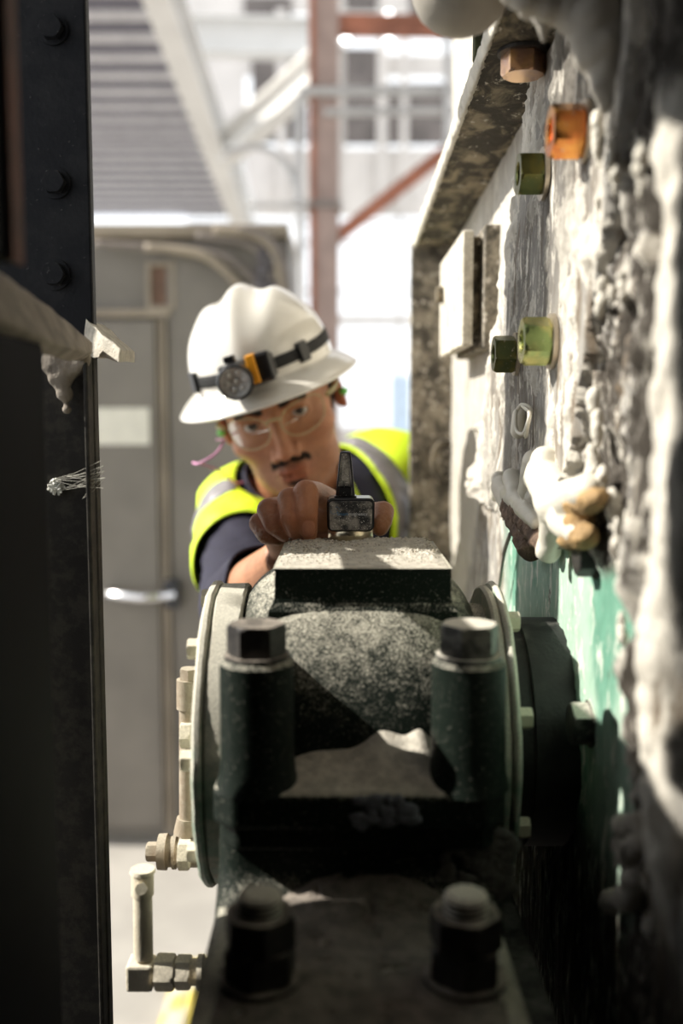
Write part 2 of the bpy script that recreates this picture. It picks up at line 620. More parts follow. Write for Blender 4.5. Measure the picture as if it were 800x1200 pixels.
def bolted_plate():
    nv, nu = 300, 230
    v = np.linspace(-0.10, 0.272, nv)
    z = v[:, None] + np.zeros((1, nu))
    t = np.linspace(0, 1, nu)[None, :] + np.zeros((nv, 1))
    jag_l = 0.010 * fbm(z * 45, z * 0 + 2.2, 40) + 0.004 * fbm(z * 200, z * 0, 41)
    jag_r = 0.004 * fbm(z * 60, z * 0 + 5.2, 44)
    yl = 1.06 - 0.95 * (z - 0.045) + jag_l
    yr = 0.640 - 0.52 * (z - 0.045) + jag_r
    y = yr + (yl - yr) * t
    zz = z + 0.006 * fbm(y * 30, z * 0, 50) * (v[:, None] < -0.08)
    h = 0.0135 + 0.0016 * fbm(y * 60, z * 22, 61) + 0.0008 * fbm(y * 200, z * 80, 62)
    edge = np.minimum((yl - y), (y - yr))
    crl = sstep(0.035, 0.0, yl - y)
    h += crl * (0.006 * np.clip(fbm(y * 90, z * 60, 71) + 0.2, 0, 1) + 0.001)
    h += sstep(0.006, 0.0, y - yr) * 0.0015
    fl = np.clip(fbm(y * 70, z * 30, 81) - 0.10, 0, 1)
    h += fl * 0.010
    low = sstep(-0.02, -0.09, z)
    h += low * 0.010 * np.clip(fbm(y * 55, z * 45, 91) + 0.2, 0, 1)
    h = np.where(edge <= 0.0004, 0.0, h)
    h[0, :] = 0.0
    P = np.stack([WX - h, y, EYE + zz], -1)
    o = np_grid('bolted_plate', P, MAT['crust'], casing)
    dark_mask = np.clip(sstep(0.10, 0.42, (y - yr) / (yl - yr)) * sstep(0.98, 0.66, (y - yr) / (yl - yr)) * 0.8 * (0.55 + 0.6 * fbm(y * 22, z * 9, 95)), 0, 1)  # darker tone across the middle of the plate
    dark_mask = np.clip(dark_mask + 0.5 * sstep(0.10, 0.25, z) * sstep(0.80, 0.5, t), 0, 1) * (1 - crl)
    white = np.clip(crl * 0.9 + (fl > 0.02) * 0.9 + low * 0.6 + 0.12 * sstep(0.12, 0.0, z), 0, 1)
    colr = np.stack([white, z * 0, dark_mask, np.ones_like(z)], -1).reshape(-1, 4).astype(np.float32)
    a = o.data.color_attributes.new('zone', 'FLOAT_COLOR', 'POINT')
    a.data.foreach_set('color', colr.reshape(-1))


bolted_plate()

# --- flange frame: level ledge coming towards the camera + far upright
ZL = EYE + 0.250
TILT = 0.034
def zsl(y): return (1.56 - y) * TILT
FX = 0.112


def crusty_edge_box(name, x0, x1, y0, y1, z0, z1, mat, lab=None, n=160, axis='y'):
    """flat bar whose -x edge is eaten and caked"""
    bm = BM()
    rows = []
    for k in range(n + 1):
        s = k / n
        if axis == 'y':
            y = y0 + (y1 - y0) * s; q = y
        else:
            y = z0 + (z1 - z0) * s; q = y
        d = 0.0022 * noise.noise((q * 60, 1.3, 0)) + 0.0014 * noise.noise((q * 190, 4.1, 0))
        e = 0.0012 * noise.noise((q * 120, 9.1, 0))
        if axis == 'y':
            t_ = zsl(y); rows.append([bm.verts.new(p) for p in ((x1, y, z0 + t_), (x0 + 0.002, y, z0 + t_), (x0 + d, y, z0 + 0.003 + e + t_), (x0 + d + e, y, z1 - 0.003 + t_), (x0 + 0.002, y, z1 + e + t_), (x1, y, z1 + t_))])
        else:
            rows.append([bm.verts.new(p) for p in ((x1, y0, y), (x0 + 0.002, y0, y), (x0 + d, y0 + 0.003 + e, y), (x0 + d + e, y1 - 0.003, y), (x0 + 0.002, y1, y), (x1, y1, y))])
    for a, b in zip(rows[:-1], rows[1:]):
        for i in range(6):
            bm.faces.new((a[i], a[(i + 1) % 6], b[(i + 1) % 6], b[i]))
    bm.faces.new(rows[0]); bm.faces.new(list(reversed(rows[-1])))
    return obj(name, bm, mat, casing)


crusty_edge_box('flange_ledge', FX, 0.20, 0.60, 1.58, ZL, ZL + 0.014, MAT['flange'])
crusty_edge_box('flange_upright', FX - 0.004, 0.20, 1.545, 1.562, 0.35, ZL, MAT['speckled'], axis='z')
# white crust line along the ledge's open edge
P = []
nn, mm = 420, 14
qs = np.linspace(0.60, 1.56, nn)
for i, q in enumerate(qs):
    rr = 0.0032 + 0.0038 * max(0, noise.noise((q * 55, 0, 2))) + 0.0018 * noise.noise((q * 160, 3, 0))
    if q > 0.84: rr += 0.0012
    row = []
    for k in range(mm):
        a = 2 * math.pi * k / (mm - 1)
        r2 = rr * (1 + 0.35 * noise.noise((q * 130, math.cos(a) * 1.2, math.sin(a) * 1.2)))
        row.append((FX - 0.0005 + r2 * 0.8 * math.cos(a), q, ZL + zsl(q) + 0.007 + (0.006 + r2 * 0.6) * math.sin(a)))
    P.append(row)
np_grid('edge_crust', np.array(P), MAT['white_crust'], casing)
P = []
for i, q in enumerate(np.linspace(EYE - 0.25, ZL + 0.005, 200)):
    rr = 0.0032 + 0.003 * max(0, noise.noise((q * 55, 7, 2)))
    P.append([(FX - 0.004 + rr * 0.7 * math.cos(2 * math.pi * k / 11), 1.553 + (0.006 + rr * .5) * math.sin(2 * math.pi * k / 11), q) for k in range(12)])
np_grid('edge_crust', np.array(P), MAT['speckled'], casing)

# far upright carries a curled pipe end stain ring
bm = BM()
c = W(522, 540, 1.54)
add_tube(bm, [c + Vector((0.020 * math.cos(a), -0.003, 0.030 * math.sin(a))) for a in np.linspace(0.5, 5.2, 22)], 0.0045, 8)
obj('curled_bead', bm, MAT['flange'], casing, smooth=True)

# upright plate above the ledge
bm = BM()
add_box(bm, 0.108, 0.20, 0.842, 0.856, ZL + zsl(0.849) + 0.012, ZL + 0.42)
obj('gusset_plate', bm, MAT['moss'], casing, bevel=0.002)

# clamp block on the far wall
bm = BM(); add_box(bm, 0.131, 0.143, 1.10, 1.345, EYE + 0.072, EYE + 0.196)
obj('clamp_block', bm, m_dusty('clamp_dusty', (0.28, 0.24, 0.17), dust=(0.78, 0.73, 0.62), lo=-0.5, hi=0.2, side=0.9, speck=0.3), casing, bevel=0.002)
bm = BM(); add_box(bm, 0.1432, 0.153, 1.115, 1.33, EYE + 0.076, EYE + 0.192)
obj('clamp_block', bm, MAT['flange'], casing, bevel=0.002)
bm = BM(); add_box(bm, 0.1532, 0.172, 1.09, 1.35, EYE + 0.070, EYE + 0.20)
obj('clamp_block', bm, MAT['speckled'], casing, bevel=0.002)
bm = BM(); add_cyl(bm, (0.133, 1.30, EYE + 0.150), (0.122, 1.30, EYE + 0.150), 0.011, n=16)
obj('clamp_stud', bm, MAT['flange'], casing)


def wall_nut(px, py, mat, lab, thick=0.018, x=WX - 0.014, af=0.029, rot=0.0):
    Y = x * F_PX / (px - 400.0)
    p = W(px, py, Y); p.x = x
    M = Matrix.Translation(p) @ Matrix.Rotation(-math.pi / 2, 4, 'Y') @ Matrix.Rotation(rot, 4, 'Z')
    bm = BM()
    hex_prof_nut(bm, M @ Matrix.Translation((0, 0, 0.0035)), af, thick, hole=af * 0.27)
    o = obj('hex_nut', bm, mat, casing, smooth=True, autos=22)
    tag(o, lab)
    bm = BM(); add_lathe(bm, [(af * 0.30, 0), (af * 0.66, 0), (af * 0.66, 0.0033), (af * 0.30, 0.0033)], M, 32, cap=False)
    w = obj('washer', bm, MAT['washer'], casing, smooth=True, autos=30)
    w.parent = o
    # stud end inside the nut
    bm = BM(); add_lathe(bm, [(0.0075, 0), (0.0075, thick - 0.001), (0.006, thick + 0.0005)], M, 20)
    s_ = obj('stud_end', bm, mat, casing, smooth=True, autos=30)
    s_.parent = o
    return o


wall_nut(678, 154, MAT['nut_gold'], 'orange gold hex nut, upper right of the four nuts', 0.020, af=0.030, rot=0.0)
wall_nut(632, 204, MAT['nut_olive'], 'dark olive hex nut, upper left of the four nuts', 0.0175, af=0.030, rot=0.3)
wall_nut(645, 400, MAT['nut_green'], 'green gold hex nut, lower right of the four nuts', 0.020, af=0.031, rot=0.05)
wall_nut(604, 415, MAT['nut_olive'], 'dark olive hex nut, lower left of the four nuts', 0.018, af=0.029, rot=0.2)

# bolt head hanging under the ledge
p = W(613, 76, 0.795); p.z = ZL + zsl(0.795)
bm = BM()
hex_prof_nut(bm, Matrix.Translation(p) @ Matrix.Rotation(math.pi, 4, 'X') @ Matrix.Rotation(0.25, 4, 'Z'), 0.030, 0.019)
tag(obj('bolt_head', bm, MAT['nut_pink'], casing, smooth=True, autos=22), 'copper coloured bolt head under the ledge')
bm = BM(); add_lathe(bm, [(0.004, 0), (0.020, 0), (0.020, -0.003), (0.004, -0.003)], Matrix.Translation(p), 28)
obj('washer', bm, MAT['bolt_dark'], casing, smooth=True, autos=30)

# square bolts low on the green plate
def side_bolt(px, py, x, s, h, mat):
    Y = x * F_PX / (px - 400.0)
    p = W(px, py, Y); p.x = x
    bm = BM()
    hex_prof_nut(bm, Matrix.Translation(p) @ Matrix.Rotation(-math.pi / 2, 4, 'Y'), s, h)
    add_lathe(bm, [(s * 0.62, -0.002), (s * 0.62, 0.002)], Matrix.Translation(p) @ Matrix.Rotation(-math.pi / 2, 4, 'Y'), 24)
    return obj('bolt_head', bm, mat, casing, smooth=True, autos=22)


side_bolt(702, 650, WX, 0.026, 0.014, MAT['bolt_dark'])
side_bolt(700, 848, WX, 0.026, 0.014, MAT['bolt_dusty'])
side_bolt(615, 612, WX, 0.020, 0.012, MAT['bolt_dusty'])


# --- foam and sealant lumps
def split_islands(o, names=None):
    bm = bmesh.new(); bm.from_mesh(o.data)
    seen = set(); groups = []
    for v in bm.verts:
        if v in seen: continue
        st = [v]; seen.add(v); g = []
        while st:
            q = st.pop(); g.append(q)
            for e in q.link_edges:
                w = e.other_vert(q)
                if w not in seen: seen.add(w); st.append(w)
        groups.append(g)
    bm.verts.index_update()
    if len(groups) > 1:
        groups.sort(key=len, reverse=True)
        for g in groups:
            if len(g) < 30: continue
            ids = {v.index: i for i, v in enumerate(g)}
            fs = [[ids[v.index] for v in f.verts] for f in bm.faces if f.verts[0].index in ids]
            me = bpy.data.meshes.new(o.name.split('.')[0]); me.from_pydata([v.co[:] for v in g], [], fs)
            c = obj_me(o.name.split('.')[0], me, o.data.materials[0], o.parent, smooth=True, world=False)
        bpy.data.objects.remove(o)
    bm.free()


def lumps(name, balls, mat, voxel=0.0015, parent=None, smooth_it=6, noise_amp=0.0, nscale=60):
    """balls: (center, radius) fused into one smooth lump"""
    bm = BM()
    for c, r in balls:
        if isinstance(r, (tuple, list)):
            M = Matrix.Translation(c) @ Matrix.Diagonal((r[0], r[1], r[2], 1)); 
        else:
            M = Matrix.Translation(c) @ Matrix.Diagonal((r, r, r, 1))
        bmesh.ops.create_icosphere(bm, subdivisions=3, radius=1.0, matrix=M)
    me = bpy.data.meshes.new('tmp'); bm.to_mesh(me); bm.free()
    me = fuse(me, voxel, smooth_it)
    if noise_amp:
        n = len(me.vertices); co = np.empty(n * 3); me.vertices.foreach_get('co', co); co = co.reshape(-1, 3)
        nr = np.empty(n * 3); me.vertices.foreach_get('normal', nr); nr = nr.reshape(-1, 3)
        d = fbm(co[:, 0] * nscale + co[:, 1] * nscale * 0.7, co[:, 2] * nscale + co[:, 1] * nscale * 0.4, 5)
        co += nr * (d * noise_amp)[:, None]
        me.vertices.foreach_set('co', co.reshape(-1)); me.update()
    return obj_me(name, me, mat, parent, smooth=True)


def fuse(me, voxel, smooth_it=6, factor=0.5):
    o = bpy.data.objects.new('tmp', me); COL.objects.link(o)
    m = o.modifiers.new('r', 'REMESH'); m.mode = 'VOXEL'; m.voxel_size = voxel; m.adaptivity = 0.0
    if smooth_it:
        s = o.modifiers.new('s', 'SMOOTH'); s.iterations = smooth_it; s.factor = factor
    dg = bpy.context.evaluated_depsgraph_get()
    dg.update()
    out = bpy.data.meshes.new_from_object(o.evaluated_get(dg), depsgraph=dg)
    bpy.data.objects.remove(o); bpy.data.meshes.remove(me)
    return out


def seg_balls(p0, p1, r0, r1, dens=0.3):
    p0 = Vector(p0); p1 = Vector(p1); L = (p1 - p0).length
    n = max(2, int(L / (min(r0, r1) * dens)) + 1)
    return [(p0.lerp(p1, i / n), r0 + (r1 - r0) * i / n) for i in range(n + 1)]


rnd = random.Random(4)
balls = []
for k in range(46):                              # big foam mass sagging at the top right
    px = 612 + 108 * rnd.random(); py = -85 + 62 * rnd.random() + 0.62 * (px - 606)
    balls.append((W(px, py, 0.60 + 0.05 * rnd.random()), (0.008 + 0.010 * rnd.random(), 0.012, 0.008 + 0.014 * rnd.random())))
for (x, y, r_) in ((706, 50, 0.018), (714, 76, 0.014), (716, 96, 0.011), (714, 112, 0.008), (700, 20, 0.020), (672, 6, 0.014), (645, 0, 0.012), (622, -4, 0.010), (742, 30, 0.02), (738, 80, 0.014), (770, 20, 0.02)):
    balls.append((W(x, y, 0.60), r_))
balls += seg_balls(W(636, 22, 0.615), W(637, 50, 0.615), 0.006, 0.0012)
balls += seg_balls(W(616, 12, 0.62), W(621, 22, 0.62), 0.005, 0.002)
balls += seg_balls(W(668, 40, 0.62), W(662, 66, 0.62), 0.004, 0.001)
balls += seg_balls(W(689, 60, 0.60), W(686, 78, 0.60), 0.004, 0.001)
balls += seg_balls(W(706, 100, 0.60), W(708, 128, 0.60), 0.009, 0.003)
lumps('foam_mass', balls, MAT['foam'], 0.0016, casing, 14, 0.0030, 60)

balls = []
for (x, y, r_, Y) in ((700, 150, .010, .64), (698, 172, .008, .65), (716, 176, .007, .61), (722, 206, .008, .60), (712, 190, .007, .61), (752, 178, .008, .55),
                      (747, 200, .006, .57), (749, 225, .007, .57), (700, 238, .006, .62), (706, 342, .009, .63), (716, 344, .006, .62), (700, 350, .006, .63), (728, 330, .006, .6),
                      (695, 470, .010, .64), (700, 495, .009, .64), (694, 540, .012, .65), (705, 560, .010, .63), (716, 590, .010, .61), (722, 620, .008, .6), (735, 610, .008, .59),
                      (728, 665, .007, .6), (745, 700, .010, .58), (728, 730, .008, .6)):
    Y2 = min(Y, (WX - 0.012) * F_PX / (x - 400.0))
    balls.append((W(x, y, Y2), (r_ * .4, r_ * .5, r_ * 1.0)))
    balls.append((W(x + rnd.uniform(-4, 6), y + 14, Y2), (r_ * .32, r_ * .36, r_ * 0.9)))
split_islands(lumps('residue_lump', balls, MAT['white_crust'], 0.0014, casing, 5, 0.0035, 140))

X0 = WX - 0.018
def wp(px, py, off=0.018):
    x = WX - off
    p = W(px, py, x * F_PX / (px - 400.0)); return p

# sealant blobs over the plate's lower edge
balls = []
for (a, b, c_, d, r0, r1) in ((588, 570, 597, 592, .011, .010), (600, 560, 604, 575, .010, .008), (597, 578, 618, 600, .010, .009), (618, 600, 628, 612, .009, .007),
                              (640, 560, 655, 590, .016, .018), (655, 590, 646, 628, .016, .010), (646, 628, 642, 645, .009, .010), (640, 540, 630, 560, .012, .012),
                              (668, 585, 690, 575, .014, .012), (660, 610, 680, 625, .012, .010), (625, 540, 617, 575, .010, .008), (585, 562, 580, 582, .009, .006)):
    balls += seg_balls(wp(a, b), wp(c_, d), r0 * .95, r1 * .95, 0.4)
lumps('sealant_bead', balls, MAT['silicone'], 0.0016, casing, 8, 0.0015, 70)
balls = seg_balls(wp(660, 616, .018), wp(680, 606, .018), .008, .009, .4) + seg_balls(wp(666, 632, .018), wp(686, 628, .018), .007, .008, .4) + seg_balls(wp(676, 590, .02), wp(700, 585, .02), .009, .007, .4)
lumps('orange_foam', balls, MAT['orange_foam'], 0.0016, casing, 5, 0.003, 150)
balls = seg_balls(wp(603, 592, .016), wp(622, 640, .014), .014, .012, .4) + seg_balls(wp(612, 598, .016), wp(640, 640, .014), .012, .009, .4)
lumps('brown_lump', balls, MAT['brown_lump'], 0.0016, casing, 5, 0.003, 150)
# peeling curls
for pts in (((607, 478), (604, 486), (605, 504), (613, 508), (618, 495), (622, 480), (612, 474), (606, 480)), ((612, 476), (620, 484), (618, 500), (616, 512))):
    bm = BM(); add_tube(bm, arc_pts([wp(x, y, 0.022 + 0.004 * math.sin(i)) for i, (x, y) in enumerate(pts)], 5), 0.0016, 6)
    obj('peeling_curl', bm, MAT['silicone'], casing, smooth=True)
balls = seg_balls(wp(608, 486, .019), wp(607, 505, .019), .006, .007, .4)
lumps('sealant_bead', balls, MAT['silicone'], 0.0015, casing, 5)
# ragged strips hanging low
for pts in (((598, 625), (590, 650), (584, 690)), ((742, 960), (752, 985), (736, 1010), (745, 1045), (716, 1057)), ((734, 960), (730, 985), (742, 1000))):
    bm = BM()
    pp = arc_pts([wp(x, y, 0.014) for x, y in pts], 6)
    add_tube(bm, pp, [0.002 + 0.007 * abs(math.sin(i * 0.7)) * (pts[0][1] > 900) for i in range(len(pp))], 7)
    obj('hanging_residue', bm, MAT['foam'], casing, smooth=True)

# dome at the very top
dome = empty('dome_cap', W(540, -26, 0.66), 'pale dusty round cap at the top edge beside the casing ledge', 'cap')
bm = BM()
c0 = W(540, -24, 0.66)
prof = [(0.0005, -0.034), (0.010, -0.0325), (0.019, -0.0285), (0.026, -0.022), (0.0305, -0.013), (0.0325, -0.002), (0.0325, 0.012), (0.028, 0.020), (0.012, 0.026), (0.012, 0.05)]
add_lathe(bm, prof, Matrix.Translation(c0), 40)
obj('cap_body', bm, MAT['foam'], dome, smooth=True, autos=50)
bm = BM(); add_tube(bm, [c0 + Vector((0, 0, 0.045)), c0 + Vector((0.0, 0.03, 0.16)), c0 + Vector((0.01, 0.10, 0.42)), c0 + Vector((0.06, 0.19, 0.42))], 0.009, 12)
obj('hanger', bm, MAT['dark_steel'], dome, smooth=True)

# ================================================================== BEARING HOUSING
HC = Vector((0.0115, 0.775, EYE - 0.252))       # shaft centre
housing = empty('bearing_housing', (HC.x, HC.y, EYE - 0.36), 'dusty dark green split bearing housing with flat top pad and bolted cap', 'bearing housing')
RB = 0.137; HW = 0.103


def barrel(z_lo, z_hi, name, cap=True):
    """turned barrel about X with rounded shoulders, limited to angles of the cap or base"""
    nu, nv = 96, 90
    def fn(u, v):
        a = (u * math.pi) if cap else (math.pi + u * math.pi)
        s = -1 + 2 * v
        x = HC.x + HW * math.copysign(abs(s) ** 0.8, s)
        q = abs(x - HC.x) / HW
        r = RB * max(0.0, (1 - q ** 4.2)) ** (1 / 2.6)
        r = max(r, 0.100)
        return Vector((x, HC.y - r * math.cos(a), HC.z + r * math.sin(a)))
    bm = grid_mesh(fn, nu, nv)
    bmesh.ops.remove_doubles(bm, verts=bm.verts, dist=0.0002)
    return bm


bm = barrel(0, 0, '', True)
# smooth raised seam line
obj('housing_cap', bm, MAT['housing'], housing, smooth=True)

# top pad
bm = BM()
xl, xr = W(322, 668, 0.700).x, W(528, 668, 0.700).x
zt = EYE - 0.1105
for k, (g, z) in enumerate(((0, zt), (0.0002, zt - 0.024), (0.003, zt - 0.030), (0.010, zt - 0.037), (0.02, zt - 0.05))):
    pass
rings = []
nS = 12
for (g, z) in ((0.0012, zt), (0, zt - 0.0012), (0.0004, zt - 0.021), (0.0014, zt - 0.0245), (0.0028, zt - 0.0268), (0.0048, zt - 0.0305), (0.0050, zt - 0.045)):
    rings.append([bm.verts.new(p) for p in ((xl - g, 0.700 - g, z), (xr + g, 0.700 - g, z), (xr + g, 0.850 + g, z), (xl - g, 0.850 + g, z))])
for a, b in zip(rings[:-1], rings[1:]):
    for i in range(4): bm.faces.new((a[i], a[(i + 1) % 4], b[(i + 1) % 4], b[i]))
bm.faces.new(rings[0]); bm.faces.new(list(reversed(rings[-1])))
obj('top_pad', bm, MAT['housing'], housing)

# gritty dust lying on the pad, thicker to the back
def pad_dust():
    nu, nv = 300, 300
    x = np.linspace(xl + 0.001, xr - 0.001, nu)[None, :] + np.zeros((nv, 1))
    y = np.linspace(0.7005, 0.849, nv)[:, None] + np.zeros((1, nu))
    ex = np.minimum(x - x.min(), x.max() - x); ey = np.minimum(y - y.min(), y.max() - y)
    e = sstep(0, 0.008, np.minimum(ex, ey))
    back = sstep(0.72, 0.79, y)
    h = 0.0004 + e * (0.0007 + 0.0016 * back + 0.0028 * back * np.clip(0.4 + fbm(x * 40, y * 40, 7), 0, 1)) * np.clip(1 - ((x - 0.035) / 0.085) ** 2 * 0.6, 0, 1)
    g = np.clip(fbm(x * 420, y * 420, 15, 3), 0, 1)
    h += e * (0.3 + back) * 0.0022 * g
    h = np.where((ex < 1e-5) | (ey < 1e-5), -0.0005, h)
    np_grid('dust_layer', np.stack([x, y, zt + h], -1), MAT['dust'], housing)


pad_dust()
# loose grains
bm = BM()
rnd = random.Random(8)
for k in range(900):
    x = rnd.uniform(xl + 0.003, xr - 0.003); y = 0.705 + 0.143 * rnd.random() ** 0.6
    r_ = rnd.uniform(0.0004, 0.0012) * (0.7 if y < 0.75 else 1.0)
    bmesh.ops.create_icosphere(bm, subdivisions=1, radius=1.0, matrix=Matrix.Translation((x, y, zt + 0.0016 + (0.0016 if y > 0.76 else 0) + r_ * 0.3)) @ Matrix.Rotation(rnd.random() * 3, 4, 'X') @ Matrix.Diagonal((r_, r_ * 0.7, r_ * 0.8, 1)))
tag(obj('dust_grains', bm, m_plain('grit', (0.50, 0.45, 0.37), 0.9, var=0.5, scale=400), housing), kind='stuff')

# split flanges (cap and base) front and back
def oct_plate(bm, x0, x1, y0, y1, z0, z1, c=0.012, g=0.0):
    pts = [(x0 + c, y0), (x1 - c, y0), (x1, y0 + c), (x1, y1 - c), (x1 - c, y1), (x0 + c, y1), (x0, y1 - c), (x0, y0 + c)]
    a = [bm.verts.new((x, y, z0)) for x, y in pts]; b = [bm.verts.new((x, y, z1)) for x, y in pts]
    for i in range(8): bm.faces.new((a[i], a[(i + 1) % 8], b[(i + 1) % 8], b[i]))
    bm.faces.new(list(reversed(a))); bm.faces.new(b)


YB = 0.615                                     # cap bolt row
ZS = W(400, 925, 0.600).z                      # top of the cap's flange
bm = BM()
oct_plate(bm, -0.081, 0.104, 0.592, 0.96, ZS - 0.024, ZS - 0.001, 0.014)
obj('cap_flange', bm, MAT['housing'], housing, bevel=0.003)
bm = BM()
oct_plate(bm, -0.076, 0.099, 0.600, 0.95, ZS - 0.040, ZS - 0.0245, 0.010)
obj('base_flange', bm, MAT['housing'], housing, bevel=0.002)

bxs = (W(301, 800, YB).x, W(549, 800, YB).x)
zb = W(400, 780, YB - 0.02).z
for j, yb in enumerate((YB, 0.935)):
    for i, x in enumerate(bxs if j == 0 else (-0.022, 0.062)):
        bm = BM()
        r_ = 0.0235
        add_lathe(bm, [(r_ * 1.14, ZS - 0.003), (r_ * 1.04, ZS + 0.006), (r_, ZS + 0.016), (r_, zb - 0.003), (r_ - 0.003, zb)], Matrix.Translation((x, yb, 0)), 44)
        obj('bolt_boss', bm, MAT['housing'], housing, smooth=True, autos=40)
        # web joining the boss to the barrel
        bm = BM()
        y2 = yb + (0.07 if j == 0 else -0.07)
        add_box(bm, x - 0.0165, x + 0.0165, min(yb, y2), max(yb, y2), ZS - 0.002, zb - 0.010)
        obj('boss_web', bm, MAT['housing'], housing, bevel=0.003)
        bm = BM()
        hex_prof_nut(bm, Matrix.Translation((x, yb, zb + 0.0025)) @ Matrix.Rotation(0.15 if i else 0.02, 4, 'Z'), 0.0325, 0.0195)
        b_ = obj('cap_bolt', bm, MAT['bolt_dusty'] if i else MAT['bolt_dark'], housing, smooth=True, autos=22)
        if i and not j: tag(b_, 'cap bolt with thick white dust on its head')
        bm = BM(); add_lathe(bm, [(0.0205, 0), (0.0205, 0.0025)], Matrix.Translation((x, yb, zb)), 32)
        w_ = obj('washer', bm, MAT['bolt_dusty'] if i else MAT['bolt_dark'], housing, smooth=True, autos=30); w_.parent = b_
# dust drift between the two bosses on the flange
def drift():
    nu, nv = 140, 60
    x0, x1 = bxs[0] + 0.006, bxs[1] - 0.002
    x = np.linspace(x0, x1, nu)[None, :] + np.zeros((nv, 1))
    y = np.linspace(0.594, 0.648, nv)[:, None] + np.zeros((1, nu))
    s = (x - x0) / (x1 - x0); f = (y - 0.594) / 0.054
    prof = 0.008 * np.exp(-((s - 0.60) / 0.12) ** 2) + 0.008 * np.exp(-((s - 0.80) / 0.09) ** 2) + 0.006 * sstep(0, 0.3, s) * sstep(1, 0.75, s)
    h = ZS - 0.0015 + f ** 1.1 * (prof * 1.5 + 0.004) * sstep(0, 0.06, s) * sstep(1, 0.94, s) + 0.0012 + 0.0007 * fbm(x * 160, y * 160, 3)
    h = np.where((s <= 0) | (s >= 1) | (f <= 0), ZS - 0.004, h)
    np_grid('dust_drift', np.stack([x, y, h], -1), MAT['dust'], housing)


drift()
# smear of grease on the split line
bm = BM()
for k in range(26):
    c = W(412 + 70 * rnd.random(), 935 + 36 * rnd.random(), 0.592)
    bmesh.ops.create_icosphere(bm, subdivisions=2, radius=1.0, matrix=Matrix.Translation(c) @ Matrix.Diagonal((0.006 * rnd.random() + 0.003, 0.0022, 0.003 + 0.003 * rnd.random(), 1)))
obj('grease_smear', bm, m_plain('grey_grease', (0.16, 0.17, 0.20), 0.45, var=0.3, scale=200, bs=0.8), housing, smooth=True)

bm = BM()
for k in range(70):
    c = W(512 + 84 * rnd.random(), 975 + 72 * rnd.random() ** 0.8, 0.6085)
    bmesh.ops.create_icosphere(bm, subdivisions=2, radius=1.0, matrix=Matrix.Translation(c) @ Matrix.Diagonal((0.006 * rnd.random() + 0.003, 0.0016, 0.003 + 0.005 * rnd.random(), 1)))
obj('dirt_smear', bm, m_plain('grey_dirt', (0.13, 0.12, 0.11), 0.8, var=0.3, scale=200, bs=0.8), housing, smooth=True)

# base: lower body flaring to the feet
ZF = EYE - 0.312                                # top of the foot
def base_body():
    def sect(z):
        t = (ZS - 0.03 - z) / (ZS - 0.03 - ZF)
        t = max(0.0, min(1.4, t))
        yf = 0.612 - 0.004 * t - (0.035 * max(0, t - 0.55) ** 1.5)
        w0 = 0.091; w1 = 0.092
        w = w0 + (w1 - w0) * t ** 1.5
        return yf, w
    n = 22
    bm = BM(); rows = []
    for k in range(n + 1):
        z = (ZS - 0.03) + (ZF - 0.05 - (ZS - 0.03)) * k / n
        yf, w = sect(z)
        cx = 0.011
        c = 0.02
        pts = []
        for (sx, sy) in ((-1, -1), (1, -1), (1, 1), (-1, 1)):
            for a in range(7):
                an = {(-1, -1): math.pi, (1, -1): 1.5 * math.pi, (1, 1): 0, (-1, 1): 0.5 * math.pi}[(sx, sy)] + a / 6 * math.pi / 2
                yc = yf + c if sy < 0 else (2 * HC.y - yf) - c
                pts.append((cx + sx * (w - c) + c * math.cos(an), yc + c * math.sin(an), z))
        rows.append([bm.verts.new(p) for p in pts])
    m = len(rows[0])
    for a, b in zip(rows[:-1], rows[1:]):
        for i in range(m): bm.faces.new((a[i], a[(i + 1) % m], b[(i + 1) % m], b[i]))
    bm.faces.new(rows[0]); bm.faces.new(list(reversed(rows[-1])))
    return bm


obj('housing_base', base_body(), MAT['housing'], housing, smooth=True, autos=50)
bm = BM()
oct_plate(bm, -0.080, 0.099, 0.43, 1.12, ZF - 0.05, ZF, 0.03)
obj('foot_plate', bm, MAT['housing'], housing, bevel=0.006)


def foot_dust():
    nu, nv = 160, 160
    x = np.linspace(-0.075, 0.094, nu)[None, :] + np.zeros((nv, 1))
    y = np.linspace(0.436, 0.62, nv)[:, None] + np.zeros((1, nu))
    e = sstep(0, 0.02, np.minimum(np.minimum(x - x.min(), x.max() - x), np.minimum(y - y.min(), y.max() - y + .01)))
    h = ZF - 0.001 + e * (0.003 + 0.0016 * fbm(x * 60, y * 60, 4) + 0.018 * sstep(0.55, 0.62, y) * np.exp(-((x - 0.015) / 0.05) ** 4)) - 0.0022 * (fbm(x * 130, y * 130, 9) > 0.42)
    np_grid('dirt_layer', np.stack([x, y, h], -1), MAT['dirt'], housing)


